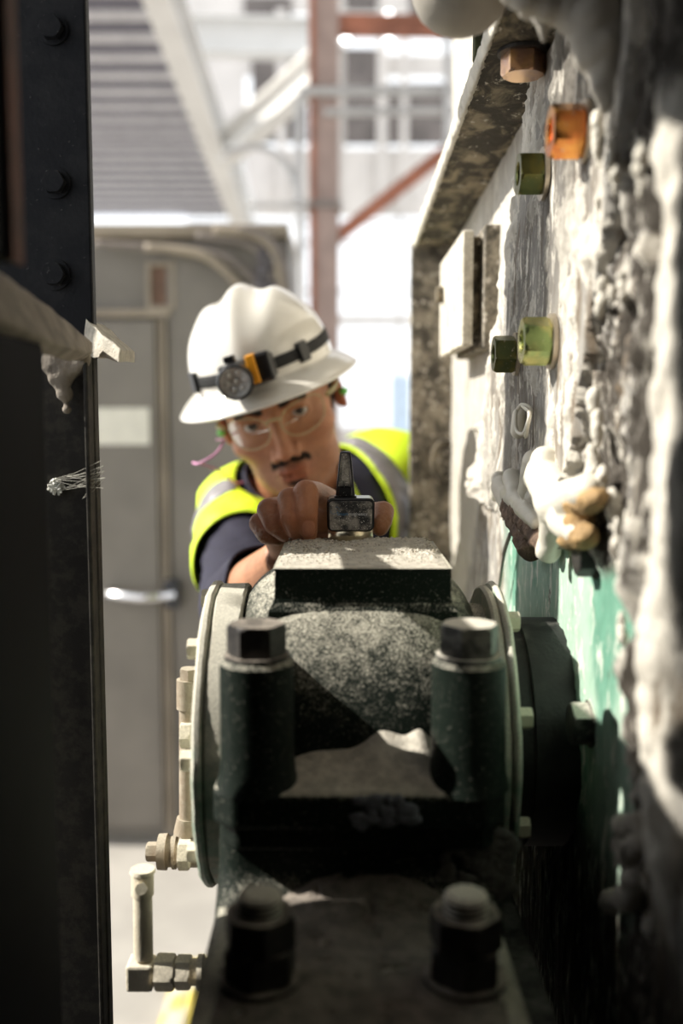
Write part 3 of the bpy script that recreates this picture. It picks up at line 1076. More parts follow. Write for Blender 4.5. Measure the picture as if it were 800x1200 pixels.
foot_dust()
for i, px in enumerate((305, 545)):
    x = W(px, 1110, 0.52).x
    for j, yb in enumerate((0.52, 1.05)):
        bm = BM()
        prof = [(0.0115, ZF - 0.002)]
        z = ZF + 0.036; ztop = W(px, 1045, 0.52).z
        while z < ztop - 0.003:
            prof += [(0.0122, z), (0.0122, z + 0.0008), (0.0108, z + 0.0017), (0.0108, z + 0.0021)]; z += 0.003
        prof += [(0.0115, ztop - 0.0015), (0.009, ztop)]
        add_lathe(bm, prof, Matrix.Translation((x, yb, 0)), 28)
        st = obj('foot_stud', bm, MAT['bolt_dusty'], housing, smooth=True, autos=30)
        for k, (z0, h_) in enumerate(((ZF + 0.004, 0.018), (ZF + 0.0225, 0.018))):
            bm = BM(); hex_prof_nut(bm, Matrix.Translation((x, yb, z0)) @ Matrix.Rotation(0.4 + 0.35 * k + i, 4, 'Z'), 0.0355, h_, hole=0.0118)
            n_ = obj('hex_nut', bm, MAT['bolt_dark'], housing, smooth=True, autos=22); n_.parent = st
        bm = BM(); add_lathe(bm, [(0.012, 0), (0.023, 0), (0.023, 0.003), (0.012, 0.003)], Matrix.Translation((x, yb, ZF + 0.0012)), 32, cap=False)
        n_ = obj('washer', bm, MAT['bolt_dark'], housing, smooth=True, autos=30); n_.parent = st


def disc(bm, x0, x1, r, rin=0.0, n=72, rough=0.0):
    M = Matrix.Translation((0, HC.y, HC.z)) @ Matrix.Rotation(math.pi / 2, 4, 'Y')
    vs = add_lathe(bm, [(r - 0.002, x0), (r, x0 + 0.002), (r, x1 - 0.002), (r - 0.002, x1)], M, n)
    if rough:
        for v in vs:
            v.co += Vector((noise.noise(v.co * 60), noise.noise(v.co * 60 + Vector((5, 0, 0))), noise.noise(v.co * 60 + Vector((0, 5, 0))))) * rough


# side covers
xl_c = HC.x - HW
bm = BM(); disc(bm, xl_c - 0.004, xl_c + 0.018, 0.1165, rough=0.0012)
obj('end_cover', bm, MAT['housing_side'], housing, smooth=True, autos=40)
bm = BM(); disc(bm, xl_c - 0.0115, xl_c - 0.0045, 0.1185, rough=0.0010)
obj('end_cover', bm, MAT['housing_side'], housing, smooth=True, autos=40)
xr_c = HC.x + HW
bm = BM(); disc(bm, xr_c - 0.004, xr_c + 0.003, 0.1145, rough=0.001)
obj('end_cover', bm, MAT['housing_side'], housing, smooth=True, autos=40)
bm = BM(); disc(bm, xr_c + 0.0035, xr_c + 0.009, 0.118, rough=0.001)
obj('end_cover', bm, MAT['housing_side'], housing, smooth=True, autos=40)
for side, xx in ((-1, xl_c - 0.0115), (1, xr_c + 0.010)):
    for k in range(8):
        a = R(96 + 45 * k) if side < 0 else R(112 + 45 * k)
        c = Vector((xx, HC.y - 0.104 * math.cos(a), HC.z + 0.104 * math.sin(a)))
        bm = BM(); hex_prof_nut(bm, Matrix.Translation(c) @ Matrix.Rotation(side * math.pi / 2, 4, 'Y'), 0.0135, 0.0085)
        obj('cover_screw', bm, MAT['cream'], housing, smooth=True, autos=22)
# black seal drum on the right with shaft into the casing
bm = BM()
M = Matrix.Translation((0, HC.y, HC.z)) @ Matrix.Rotation(math.pi / 2, 4, 'Y')
add_lathe(bm, [(0.070, xr_c + 0.010), (0.083, xr_c + 0.0105), (0.085, xr_c + 0.013), (0.085, xr_c + 0.024), (0.089, xr_c + 0.0245), (0.089, WX + 0.004)], M, 72)
obj('shaft_seal', bm, MAT['black_seal'], housing, smooth=True, autos=35)

# --- fittings at the left of the housing
p = lambda px, py, Y=0.70: W(px, py, Y)
def fit(name, parent, pts, mat=None):
    bm = BM()
    for kind, a, b, r0, r1 in pts:
        if kind == 'c': add_cyl(bm, a, b, r0, r1, 24)
        else:
            d = (Vector(b) - Vector(a))
            hex_prof_nut(bm, Matrix.Translation(a) @ frame_from(d), r0 * 2, d.length)
    return obj(name, bm, mat or MAT['cream'], parent, smooth=True, autos=25)


Yp = 0.70
riser = p(168, 1090, Yp).x
elx = p(168, 1138, Yp)
fit('riser_tube', housing, [('c', p(168, 1122), p(167, 1046), 0.0072, 0.0070)])
fit('riser_cap', housing, [('c', p(167, 1048), p(167, 1022), 0.0082, 0.0082), ('c', p(167, 1022), p(167, 1018), 0.0094, 0.0088)])
cp = obj
fit('riser_screw', housing, [('h', p(165, 1042, 0.693), p(165, 1042, 0.688), 0.0042, 0)])
bm = BM(); e0 = p(166, 1139); add_box(bm, e0.x - 0.0100, e0.x + 0.0095, e0.y - 0.010, e0.y + 0.010, e0.z - 0.0105, e0.z + 0.0095)
obj('pipe_elbow', bm, MAT['cream'], housing, bevel=0.002)
zc = e0.z
A = lambda px: Vector((p(px, 1138).x, Yp, zc))
fit('union_nut', housing, [('h', A(183), A(205), 0.0115, 0), ('c', A(180), A(186), 0.009, 0.009)])
fit('union_nut', housing, [('h', A(207), A(224), 0.0108, 0), ('c', A(203), A(210), 0.009, 0.009)])
fit('pipe_nipple', housing, [('c', A(222), A(262), 0.0095, 0.0095), ('c', A(232), A(238), 0.0125, 0.0125)])
# oil level tube behind
Y2 = 0.76
q = lambda px, py: W(px, py, Y2)
fit('sight_tube', housing, [('c', q(220, 962), q(220, 812), 0.0068, 0.0068), ('c', q(220, 830), q(220, 796), 0.0088, 0.0088), ('c', q(218, 976), q(219, 958), 0.0100, 0.008)], MAT['brown_pipe'])
fit('tube_plug', housing, [('h', q(222, 797), q(222, 783), 0.0068, 0)], MAT['brown_pipe'])
fit('tube_nut', housing, [('h', q(214, 857) + Vector((0, -0.008, 0)), q(226, 857) + Vector((0, -0.008, 0)), 0.009, 0)], MAT['cream'])
B = lambda px: q(px, 998)
fit('pipe_tee', housing, [('c', B(190), B(246), 0.0118, 0.0122), ('c', B(186), B(196), 0.0138, 0.0142), ('c', B(203), B(207), 0.0135, 0.0135)], MAT['brown_pipe'])
fit('square_plug', housing, [('h', B(187), B(172), 0.0066, 0)], MAT['brown_pipe'])
fit('tube_nut', housing, [('h', q(213, 992) + Vector((0, -0.014, 0)), q(226, 992) + Vector((0, -0.014, 0)), 0.0105, 0)], MAT['cream'])

# ================================================================== pedestal
bm = BM()
add_box(bm, -0.085, 0.13, 0.40, 1.16, ZF - 0.075, ZF - 0.0505)
add_ibeam(bm, (-0.035, 0.40, ZF - 0.161), (-0.035, 1.16, ZF - 0.161), 0.09, 0.17, 0.012)
add_ibeam(bm, (0.08, 0.40, ZF - 0.161), (0.08, 1.16, ZF - 0.161), 0.09, 0.17, 0.012)
add_box(bm, -0.085, 0.13, 0.40, 1.16, 0.0, 0.02)
for x in (-0.035, 0.08):
    for y in (0.48, 1.08):
        add_box(bm, x - 0.045, x + 0.045, y - 0.05, y + 0.05, 0.02, ZF - 0.245)
tag(obj('machine_pedestal', bm, MAT['dark_steel'], None, bevel=0.003), 'dark steel pedestal frame under the bearing housing', 'pedestal')

# ================================================================== LEFT FOREGROUND STEEL
bm = BM()
# flanged column: x right edge at px 105 on its near face
xa = W(105, 200, 0.80).x
post = empty('steel_column', (xa - 0.06, 0.86, 0), 'tall black riveted steel column at the left edge', 'column')
bm = BM()
add_box(bm, xa - 0.30, xa, 0.800, 0.812, 0, 2.5)
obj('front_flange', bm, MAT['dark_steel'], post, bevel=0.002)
bm = BM()
add_box(bm, xa - 0.080, xa - 0.068, 0.8121, 0.98, 0, 2.5)
obj('side_web', bm, MAT['dark_steel'], post, bevel=0.002)
for (px, py) in ((62, 35), (65, 215), (65, 322), (66, 480), (75, 770)):
    c = W(px, py, 0.80)
    bm = BM(); hex_prof_nut(bm, Matrix.Translation((c.x, 0.7998, c.z)) @ Matrix.Rotation(math.pi / 2, 4, 'X'), 0.016, 0.009)
    add_lathe(bm, [(0.012, 0), (0.012, 0.002)], Matrix.Translation((c.x, 0.7998, c.z)) @ Matrix.Rotation(math.pi / 2, 4, 'X'), 24)
    obj('bolt_head', bm, MAT['dark_steel'], post, smooth=True, autos=25)
# lower stiffener, dusty, sticking a bit further right
xb = W(122, 800, 0.795).x
bm = BM(); add_box(bm, xb - 0.050, xb, 0.786, 0.7998, 0.0, W(100, 418, 0.79).z)
MAT['stiff'] = m_dusty('dusty_stiffener', (0.035, 0.033, 0.030), dust=(0.26, 0.235, 0.18), rough=0.7, lo=0.3, hi=1.0, side=0.12, speck=0.25, scale=60, spec=0.15)
obj('stiffener', bm, MAT['stiff'], post, bevel=0.0015)
bm = BM(); add_box(bm, xb - 0.0045, xb - 0.001, 0.770, 0.7862, 0.0, W(100, 418, 0.79).z)
obj('angle_lip', bm, MAT['stiff'], post, bevel=0.001)
# small ledge chip
bm = BM()
a = [W(100, 375, 0.80), W(112, 384, 0.78), W(141, 410, 0.76), W(139, 424, 0.76), W(118, 418, 0.775), W(98, 418, 0.80)]
v0 = [bm.verts.new(q) for q in a]; v1 = [bm.verts.new(q + Vector((-0.004, 0.07, 0.003))) for q in a]
for i in range(6): bm.faces.new((v0[i], v0[(i + 1) % 6], v1[(i + 1) % 6], v1[i]))
bm.faces.new(v0); bm.faces.new(list(reversed(v1)))
bmesh.ops.subdivide_edges(bm, edges=bm.edges[:], cuts=2, use_grid_fill=True)
for v in bm.verts: v.co += Vector((noise.noise(v.co * 90), 0, noise.noise(v.co * 90 + Vector((3, 3, 3))))) * 0.002
tag(obj('ledge_chip', bm, MAT['dust'], post), 'broken dusty lip of the ledge')

guard = empty('guard_box', (-0.30, 0.40, 0), 'near dark blue-black steel box under a sloping dusty ledge', 'guard')
bm = BM()
zt_g = W(50, 402, 0.60).z
add_box(bm, -0.52, -0.1765, -0.165, 0.598, 0.0, zt_g)
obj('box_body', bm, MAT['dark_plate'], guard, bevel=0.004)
# sloping dusty ledge
bm = BM()
tp = [W(-60, 285, 0.50), W(0, 318, 0.56), W(60, 362, 0.66), W(108, 402, 0.775)]
bt = [W(-60, 372, 0.47), W(0, 374, 0.52), W(58, 402, 0.60), W(108, 414, 0.765)]
rows = []
for a_, b_ in zip(tp, bt):
    rows.append([a_, b_, b_ + Vector((-0.01, 0.004, -0.006)), a_ + Vector((-0.01, 0.004, -0.006))])
vs = [[bm.verts.new(q) for q in r_] for r_ in rows]
for a_, b_ in zip(vs[:-1], vs[1:]):
    for i in range(4): bm.faces.new((a_[i], a_[(i + 1) % 4], b_[(i + 1) % 4], b_[i]))
bm.faces.new(vs[0]); bm.faces.new(list(reversed(vs[-1])))
bmesh.ops.subdivide_edges(bm, edges=bm.edges[:], cuts=5, use_grid_fill=True)
for v in bm.verts: v.co += Vector((0, 0, noise.noise(v.co * 70))) * 0.0016
MAT['ledge'] = m_plain('ledge_dust', (0.25, 0.215, 0.175), 0.9, var=0.35, scale=40, bs=0.6, bd=0.003)
obj('dusty_ledge', bm, MAT['ledge'], guard, smooth=True)
# rag of dirt hanging under the ledge
balls = []
for (x, y, r_) in ((66, 425, .012), (76, 430, .012), (88, 425, .010), (72, 445, .009), (76, 462, .007), (78, 480, .004), (66, 445, .006), (95, 420, .008)):
    balls.append((W(x, y, 0.775), (r_, 0.006, r_)))
lumps('dirt_cake', balls, MAT['ledge'], 0.0018, guard, 5, 0.002, 90)
# tall plate behind the lens side
tall = empty('steel_screen', (-0.19, 0.3, 0), 'tall rusty-edged dark panel nearest the camera on the left', 'screen')
bm = BM(); add_box(bm, -0.178, -0.1566, -0.165, 0.490, zt_g + 0.03, 2.5)
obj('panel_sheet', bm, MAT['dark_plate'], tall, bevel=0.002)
bm = BM(); add_box(bm, -0.1564, -0.1535, 0.475, 0.492, zt_g + 0.03, 2.5)
obj('rusty_edge', bm, m_plain('rusty_edge', (0.10, 0.035, 0.02), 0.8, var=0.4), tall)
bm = BM(); add_box(bm, -0.335, 0.159, -0.17, 0.62, EYE + 0.50, EYE + 0.52)  # unseen hood added overhead to shade the near end
obj('shade_hood', bm, MAT['dark_plate'], tall, bevel=0.002)
bm = BM(); add_box(bm, -0.60, 0.62, -0.20, -0.17, 0.0, 2.5)  # unseen sheet added behind the camera to block ambient light
tag(obj('rear_blocker', bm, MAT['dark_plate'], None), 'plain dark sheet added out of view to block light at the near end of the gap', 'light blocker')

# cobweb and tuft
bm = BM()
c = W(66, 570, 0.785)
rnd = random.Random(3)
for k in range(60):
    th = rnd.uniform(0, math.pi * 2); ph = rnd.uniform(-1.2, 1.2); rr = rnd.uniform(0.004, 0.0075)
    e = c + Vector((math.cos(th) * math.cos(ph), -0.5 * abs(math.sin(ph)) - 0.2, math.sin(th) * math.cos(ph))) * rr
    add_tube(bm, [c, c.lerp(e, 0.5) + Vector((0.0005, 0, 0.0005)), e], 0.0011, 4)
tag(obj('seed_tuft', bm, m_plain('white_tuft', (0.9, 0.9, 0.82), 0.8), None), 'small white fluff tuft stuck on the dark column', 'tuft')
bm = BM()
a0 = [W(60, 562, 0.783), W(70, 575, 0.783), W(78, 558, 0.784), W(90, 570, 0.784), W(96, 585, 0.782)]
b0 = [W(121, 546, 0.768), W(122, 552, 0.768), W(123, 560, 0.768), W(121, 572, 0.768), W(118, 540, 0.768)]
for q in a0:
    for w_ in b0[:3] if q is not a0[0] else b0:
        m_ = q.lerp(w_, 0.5) + Vector((0, -0.001, -0.002))
        add_tube(bm, [q, m_, w_], 0.00012, 4)
tag(obj('cobweb', bm, m_plain('cobweb_silk', (0.6, 0.58, 0.5), 0.8), None), 'dusty cobweb threads strung across the dark column', 'cobweb')

# ================================================================== HALL
MAT['concrete'] = m_plain('dusty_concrete', (0.38, 0.355, 0.32), 0.85, var=0.12, scale=4, bs=0.2)
bm = BM(); add_box(bm, -9, 9, -3, 17, -0.1, 0)
tag(obj('floor', bm, MAT['concrete'], None), kind='structure')
# drifts of yellow grit by the pedestal
bm = grid_mesh(lambda u, v: Vector((-0.405 + 0.14 * u, 1.98 + 0.36 * v, -0.002 + 0.05 * math.sin(math.pi * u) * math.sin(math.pi * v) * (1 + 0.3 * noise.noise((u * 6, v * 6, 0))))), 30, 24)
def m_spill():
    t = NT('yellow_spill'); n = t.noise(9, 5)
    return t.bsdf(t.mix(t.ramp(n, 0.42, 0.55), (0.40, 0.37, 0.31), (0.50, 0.40, 0.08)), 0.9, bump=t.noise(60, 4), bd=0.004)
tag(obj('grit_heap', bm, m_spill(), None, smooth=True), 'low heap of yellow and pale grit on the floor behind the pipes', 'grit heap')

# grey cabinet
CY = 3.0
cx0 = W(60, 600, CY).x - 0.35; cx1 = W(340, 600, CY).x
cz1 = W(200, 278, CY).z
MAT['cab'] = m_plain('cabinet_paint', (0.185, 0.165, 0.14), 0.55, var=0.12, scale=5, bs=0.15)
MAT['cab2'] = m_plain('cabinet_top_paint', (0.30, 0.25, 0.19), 0.65, var=0.15, scale=8, bs=0.2)
cab = empty('metal_cabinet', ((cx0 + cx1) / 2, CY + 0.3, 0), 'tall dusty grey metal cabinet with a white label and chrome handle', 'cabinet')
bm = BM(); add_box(bm, cx0, cx1, CY + 0.02, CY + 0.62, 0.0, cz1)
obj('cabinet_body', bm, MAT['cab'], cab, bevel=0.006)
bm = BM(); add_box(bm, cx0 - 0.02, cx1 + 0.0, CY - 0.02, CY + 0.64, cz1, cz1 + 0.035)
obj('cabinet_top', bm, MAT['cab2'], cab, bevel=0.006)
dz1 = W(180, 375, CY).z
xd = W(186, 600, CY).x
for (a, b) in ((cx0 + 0.02, xd), (xd + 0.035, cx1 - 0.02)):
    bm = BM(); add_box(bm, a, b, CY - 0.002, CY + 0.019, 0.05, dz1 if a < xd else cz1 - 0.03)
    obj('cabinet_door', bm, MAT['cab'], cab, bevel=0.005)
bm = BM(); add_box(bm, xd + 0.007, xd + 0.013, CY - 0.012, CY + 0.02, 0.03, dz1 + 0.0)
add_box(bm, xd + 0.020, xd + 0.031, CY - 0.018, CY + 0.02, 0.03, dz1)
obj('door_frame', bm, MAT['cab2'], cab)
bm = BM(); add_box(bm, cx0 + 0.01, xd + 0.045, CY - 0.014, CY + 0.019, dz1 + 0.008, dz1 + 0.03)
obj('door_head', bm, MAT['cab2'], cab)
# switch window
s0, s1 = W(177, 358, CY), W(200, 312, CY)
bm = BM()
for (a, b, c_, d) in ((s0.x - .012, s0.x, s0.z - .012, s1.z + .012), (s1.x, s1.x + .012, s0.z - .012, s1.z + .012), (s0.x, s1.x, s0.z - .012, s0.z), (s0.x, s1.x, s1.z, s1.z + .012)):
    add_box(bm, a, b, CY - 0.006, CY + 0.019, c_, d)
vf = obj('vent_frame', bm, MAT['cab2'], cab)
bm = BM(); add_box(bm, s0.x, s1.x, CY + 0.008, CY + 0.019, s0.z, s1.z)
vp = obj('vent_panel', bm, m_plain('vent_brown', (0.16, 0.09, 0.06), 0.7), cab); vp.parent = vf
l0, l1 = W(122, 521, CY), W(175, 478, CY)
bm = BM(); add_box(bm, l0.x - .03, l1.x, CY - 0.005, CY - 0.0022, l0.z, l1.z)
tag(obj('paper_label', bm, m_plain('label_white', (0.72, 0.69, 0.60), 0.7, var=0.05), cab), 'blank white paper label')
MAT['chrome'] = m_plain('chrome', (0.78, 0.78, 0.80), 0.22, 1.0, var=0.1, scale=12)
h0, h1 = W(128, 697, CY - 0.05), W(205, 697, CY - 0.05)
bm = BM(); add_tube(bm, [h0 + Vector((0, 0.045, 0)), h0, h0.lerp(h1, 0.5) + Vector((0, -0.01, -0.006)), h1], 0.016, 14)
hd = obj('latch_handle', bm, MAT['chrome'], cab, smooth=True)
bm = BM(); add_box(bm, h1.x - 0.035, h1.x + 0.01, CY - 0.05, CY - 0.0022, h1.z - 0.042, h1.z + 0.042)
lb = obj('latch_plate', bm, m_plain('latch_dark', (0.05, 0.05, 0.055), 0.4, 0.6), cab, bevel=0.004); lb.parent = hd
# cables slumped over the cabinet's right shoulder
for k, pts in enumerate((((110, 285), (200, 292), (260, 300), (300, 330), (322, 372)), ((170, 290), (240, 300), (290, 345), (318, 380)), ((230, 276), (290, 286), (312, 310), (326, 350)),
                         ((250, 270), (300, 276), (322, 300), (332, 345)), ((280, 268), (315, 280), (333, 310), (338, 350)))):
    bm = BM(); add_tube(bm, arc_pts([W(x, y, CY - 0.045 - 0.008 * k) for x, y in pts], 6), 0.010 + 0.003 * (k % 2), 8)
    tag(obj('slumped_cable', bm, MAT['cab2'] if k % 2 else m_plain('cable_grey', (0.20, 0.17, 0.15), 0.7), cab, smooth=True))
bm = BM()
rnd = random.Random(11)
for k in range(14):
    c = W(305 + 28 * rnd.random(), 300 + 70 * rnd.random(), CY - 0.06)
    bmesh.ops.create_icosphere(bm, subdivisions=2, radius=1, matrix=Matrix.Translation(c) @ Matrix.Diagonal((0.022, 0.02, 0.03, 1)))
obj('cable_bundle', bm, m_plain('cable_dark', (0.09, 0.08, 0.085), 0.7), cab, smooth=True)

# red-brown steel column
MAT['rust'] = m_plain('red_oxide', (0.36, 0.14, 0.085), 0.7, var=0.35, scale=7, bs=0.2)
MAT['rust2'] = m_plain('faded_oxide', (0.42, 0.31, 0.27), 0.7, var=0.15, scale=6, bs=0.2)
ry = 5.0
rc = empty('red_column', (W(380, 600, ry).x, ry, 0), 'red oxide steel column rising behind the hard hat', 'column')
rx0, rx1 = W(362, 200, ry).x, W(397, 200, ry).x
bm = BM(); add_box(bm, rx0, rx1, ry, ry + 0.012, 0, 4.4)
obj('column_flange', bm, MAT['rust2'], rc)
bm = BM(); add_box(bm, rx0, rx1, ry + 0.14, ry + 0.152, 0, 4.4)
obj('column_flange', bm, MAT['rust2'], rc)
bm = BM(); add_box(bm, rx0 + 0.004, rx0 + 0.030, ry - 0.014, ry, 0, 4.4)
obj('column_angle', bm, MAT['rust'], rc)
bm = BM(); add_box(bm, (rx0 + rx1) / 2 - .005, (rx0 + rx1) / 2 + .005, ry + 0.012, ry + 0.14, 0, 4.4)
obj('column_web', bm, MAT['rust'], rc)
bm = BM(); z = W(380, 240, ry).z; add_box(bm, rx0 - 0.012, rx1 + 0.012, ry - 0.03, ry + 0.16, z - 0.014, z + 0.014)
obj('column_clamp', bm, m_plain('clamp_grey', (0.25, 0.22, 0.2), 0.6), rc)

MAT['galv'] = m_plain('galvanised', (0.55, 0.54, 0.53), 0.45, 0.3, var=0.1, scale=10)
MAT['whitebeam'] = m_plain('white_beam', (0.74, 0.73, 0.71), 0.6, var=0.06, scale=3)


def beam(name, a, b, w, h, mat, label, cat='beam', group=None, i=False):
    bm = BM()
    (add_ibeam(bm, a, b, w, h, 0.02) if i else add_beam(bm, a, b, w, h))
    o = obj(name, bm, mat, None)
    return tag(o, label, cat, group)


beam('diagonal_brace', W(372, 296, 5.05), W(560, 148, 5.05), 0.05, 0.062, MAT['rust'], 'thin red oxide diagonal brace right of the red column', 'brace')
beam('red_rail', W(397, 30, 5.07), W(620, 32, 5.07), 0.08, 0.085, MAT['rust'], 'red rail running right from the top of the red column', 'rail')
beam('raking_beam', W(172, -60, 5.2), W(287, 262, 9.0), 0.15, 0.26, MAT['whitebeam'], 'long white raking roof beam at upper left', 'beam', i=True)
beam('cross_beam', W(215, 42, 7.5), W(365, 46, 7.5), 0.16, 0.26, MAT['whitebeam'], 'pale level cross beam left of the red column', 'beam', i=True)
beam('short_strut', W(262, 178, 7.2), W(385, 68, 6.2), 0.14, 0.20, MAT['whitebeam'], 'short white inclined strut meeting the red column', 'beam', i=True)
beam('stub_beam', W(268, 185, 8.0), W(286, 262, 9.2), 0.20, 0.20, MAT['whitebeam'], 'stubby white beam end hanging above the cabinet', 'beam')

# conduits
def pipe(name, pts, Y, r_, mat, label, cat='conduit', n=6):
    bm = BM(); add_tube(bm, arc_pts([W(x, y, Y) for x, y in pts], n), r_, 10)
    return tag(obj(name, bm, mat, None, smooth=True), label, cat)


pipe('bent_conduit', ((262, 180), (300, 172), (328, 185), (346, 215), (352, 250), (353, 400)), 4.985, 0.018, MAT['galv'], 'grey conduit curving down beside the red column')
pipe('level_conduit', ((290, 240), (330, 240), (362, 240)), 4.96, 0.014, MAT['galv'], 'short level grey conduit meeting the red column clamp')
pipe('drop_conduit', ((364, 110), (352, 118), (350, 150), (350, 300)), 4.985, 0.02, MAT['galv'], 'upright pale conduit just left of the red column')
pipe('upper_rail_pipe', ((350, 107), (430, 107), (560, 106)), 4.975, 0.024, MAT['galv'], 'upper of two level grey pipes crossing the bay', 'pipe')
pipe('lower_rail_pipe', ((380, 132), (450, 131), (560, 130)), 4.978, 0.020, MAT['galv'], 'lower of two level grey pipes crossing the bay', 'pipe')
pipe('drop_rod', ((524, -298), (524, 100), (524, 240)), 4.93, 0.018, MAT['galv'], 'upright grey rod behind the casing ledge', 'rod')

# roof deck: corrugated sheet with ribs, and far wall with windows
RZ = EYE + 3.05
roof = bpy.data.objects.new('ceiling', None); roof.location = (-3, 9, RZ); COL.objects.link(roof); tag(roof, kind='structure')
MAT['deck'] = m_plain('roof_deck', (0.85, 0.83, 0.85), 0.6, var=0.08, scale=3)
MAT['rib'] = m_plain('roof_rib', (0.07, 0.06, 0.08), 0.6, var=0.15, scale=8)
MAT['rib2'] = m_plain('roof_rib_light', (0.62, 0.58, 0.54), 0.6, var=0.1, scale=8)
tm = NT('translucent_sheet')
d1 = tm.n('ShaderNodeBsdfDiffuse'); d1.inputs['Color'].default_value = (0.62, 0.62, 0.68, 1)
d2 = tm.n('ShaderNodeBsdfTranslucent'); d2.inputs['Color'].default_value = (0.50, 0.52, 0.60, 1)
mx = tm.n('ShaderNodeMixShader'); mx.inputs[0].default_value = 0.5
tm.l(d1.outputs[0], mx.inputs[1]); tm.l(d2.outputs[0], mx.inputs[2]); tm.l(mx.outputs[0], tm.out.inputs['Surface'])
bm = grid_mesh(lambda u, v: Vector((-6.0 + 4.65 * u, 6.9 + 9.2 * v, RZ + 0.02 + 0.012 * math.sin(u * 4.65 * 2 * math.pi / 0.15))), 250, 1)
obj('roof_sheet', bm, tm.m, roof, smooth=True)
bm = BM(); add_box(bm, -3.3, 6, -3, 6.2, 4.62, 4.68)
obj('bay_roof', bm, m_plain('bay_roof', (0.30, 0.29, 0.28), 0.8), roof)
y = 7.0
while y < 15.5:
    bm = BM(); add_box(bm, -6.0, -1.35, y, y + 0.26, RZ - 0.09, RZ)
    obj('roof_rib', bm, MAT['rib'], roof)
    bm = BM(); add_box(bm, -6.0, -1.35, y - 0.03, y, RZ - 0.09, RZ)
    obj('purlin', bm, MAT['rib2'], roof)
    y += 0.45
# far wall
FY = 16.0
wall = bpy.data.objects.new('wall_back', None); wall.location = (0, FY, 0); COL.objects.link(wall); tag(wall, kind='structure')
MAT['wallsheet'] = m_plain('wall_sheet', (0.62, 0.58, 0.54), 0.7, var=0.08, scale=2)
MAT['walldark'] = m_plain('wall_dark_panel', (0.14, 0.12, 0.11), 0.7, var=0.3, scale=4)
def wpx(x): return W(x, 600, FY).x
def wpz(y): return W(400, y, FY).z
def wall_piece(name, x0, x1, y0, y1, mat, d=0.0, t=0.08):
    bm = BM(); add_box(bm, wpx(x0), wpx(x1), FY - d - t, FY - d, wpz(y1), wpz(y0))
    return obj(name, bm, mat, wall)


wall_piece('upper_sheet', -250, 1000, -120, 16, MAT['wallsheet'])
wall_piece('lower_sheet', -250, 1000, 500, 620, MAT['wallsheet'])
# window bands: y 185-500 open at the right, 60-260 panelled
wall_piece('middle_sheet', 225, 1000, 176, 254, MAT['wallsheet'])
wall_piece('middle_sheet', 225, 1000, 66, 90, MAT['wallsheet'])
for (x0, x1, y0, y1) in ((228, 292, 16, 176), (396, 404, 16, 176), (440, 452, 90, 176), (518, 600, 90, 176), (640, 1000, 16, 176)):
    wall_piece('wall_sheet', x0, x1, y0, y1, MAT['wallsheet'], 0.01)
for (x0, x1, y0, y1) in ((292, 345, 0, 62), (300, 362, 62, 170), (404, 440, 60, 172), (452, 518, 100, 172), (404, 440, -10, 15), (475, 520, -10, 20), (600, 640, 16, 176)):
    wall_piece('dark_panel', x0, x1, y0, y1, MAT['walldark'], 0.10, 0.03)
for (x0, x1) in ((328, 338), (384, 396), (440, 450), (466, 474)):
    wall_piece('wall_mullion', x0, x1, 16, 254, MAT['wallsheet'], 0.14, 0.06)
for yy, t_ in ((262, 3), (286, 4), (342, 4), (376, 12)):
    wall_piece('window_bar', 225, 700, yy - t_ / 2, yy + t_ / 2, MAT['rib2'] if t_ > 5 else MAT['galv'], 0.05, 0.06)
for xx, t_ in ((300, 6), (466, 5), (560, 6), (650, 6)):
    wall_piece('window_mullion', xx - t_ / 2, xx + t_ / 2, 254, 500, MAT['galv'], 0.04, 0.06)
# glass panes
g = NT('window_glass')
tr = g.n('ShaderNodeBsdfTransparent'); gl = g.n('ShaderNodeBsdfGlossy'); gl.inputs['Roughness'].default_value = 0.05
fr = g.n('ShaderNodeFresnel'); mx = g.n('ShaderNodeMixShader')
g.l(fr.outputs[0], mx.inputs[0]); g.l(tr.outputs[0], mx.inputs[1]); g.l(gl.outputs[0], mx.inputs[2]); g.l(mx.outputs[0], g.out.inputs['Surface'])
MAT['wglass'] = g.m
ys = (254, 284, 340, 374, 500); xs = (225, 300, 466, 560, 650, 1000)
for i in range(5):
    for j in range(4):
        wall_piece('window_pane', xs[i], xs[i + 1], ys[j], ys[j + 1], MAT['wglass'], 0.03, 0.01)
# blue drum / sky bit low at the right
bm = BM(); add_cyl(bm, W(469, 500, 12), W(469, 440, 12), 0.12, n=24)
add_cyl(bm, Vector((W(469, 500, 12).x, 12, 0)), W(469, 500, 12), 0.14, n=24)
tag(obj('blue_tank', bm, m_plain('blue_tank', (0.62, 0.75, 0.92), 0.5), None, smooth=False), 'far pale blue tank beside the casing upright', 'tank')
# added glowing balls standing in for bright highlights on the far wall
for k, (x, y) in enumerate(((455, 20), (455, 46), (405, 46))):
    c = W(x, y, 15.8)
    lm = empty('highlight_spot', c, ('small added glow for a bright highlight, upper one of the pair', 'small added glow for a bright highlight, lower one of the pair', 'small added glow for a bright highlight nearest the red column')[k], 'highlight', 'highlight spots')
    bm = BM(); add_lathe(bm, [(0.03, -0.09), (0.07, -0.06), (0.10, 0.0), (0.10, 0.02)], Matrix.Translation(c) @ Matrix.Rotation(math.pi / 2, 4, 'X'), 20)
    obj('spot_rim', bm, MAT['galv'], lm)
    e = NT('highlight_glow'); em = e.n('ShaderNodeEmission'); em.inputs['Strength'].default_value = 9; em.inputs['Color'].default_value = (1, 0.98, 0.95, 1); e.l(em.outputs[0], e.out.inputs['Surface'])
    bm = BM(); bmesh.ops.create_uvsphere(bm, u_segments=16, v_segments=10, radius=0.055, matrix=Matrix.Translation(c + Vector((0, -0.05, 0))))
    obj('spot_ball', bm, e.m, lm, smooth=True)

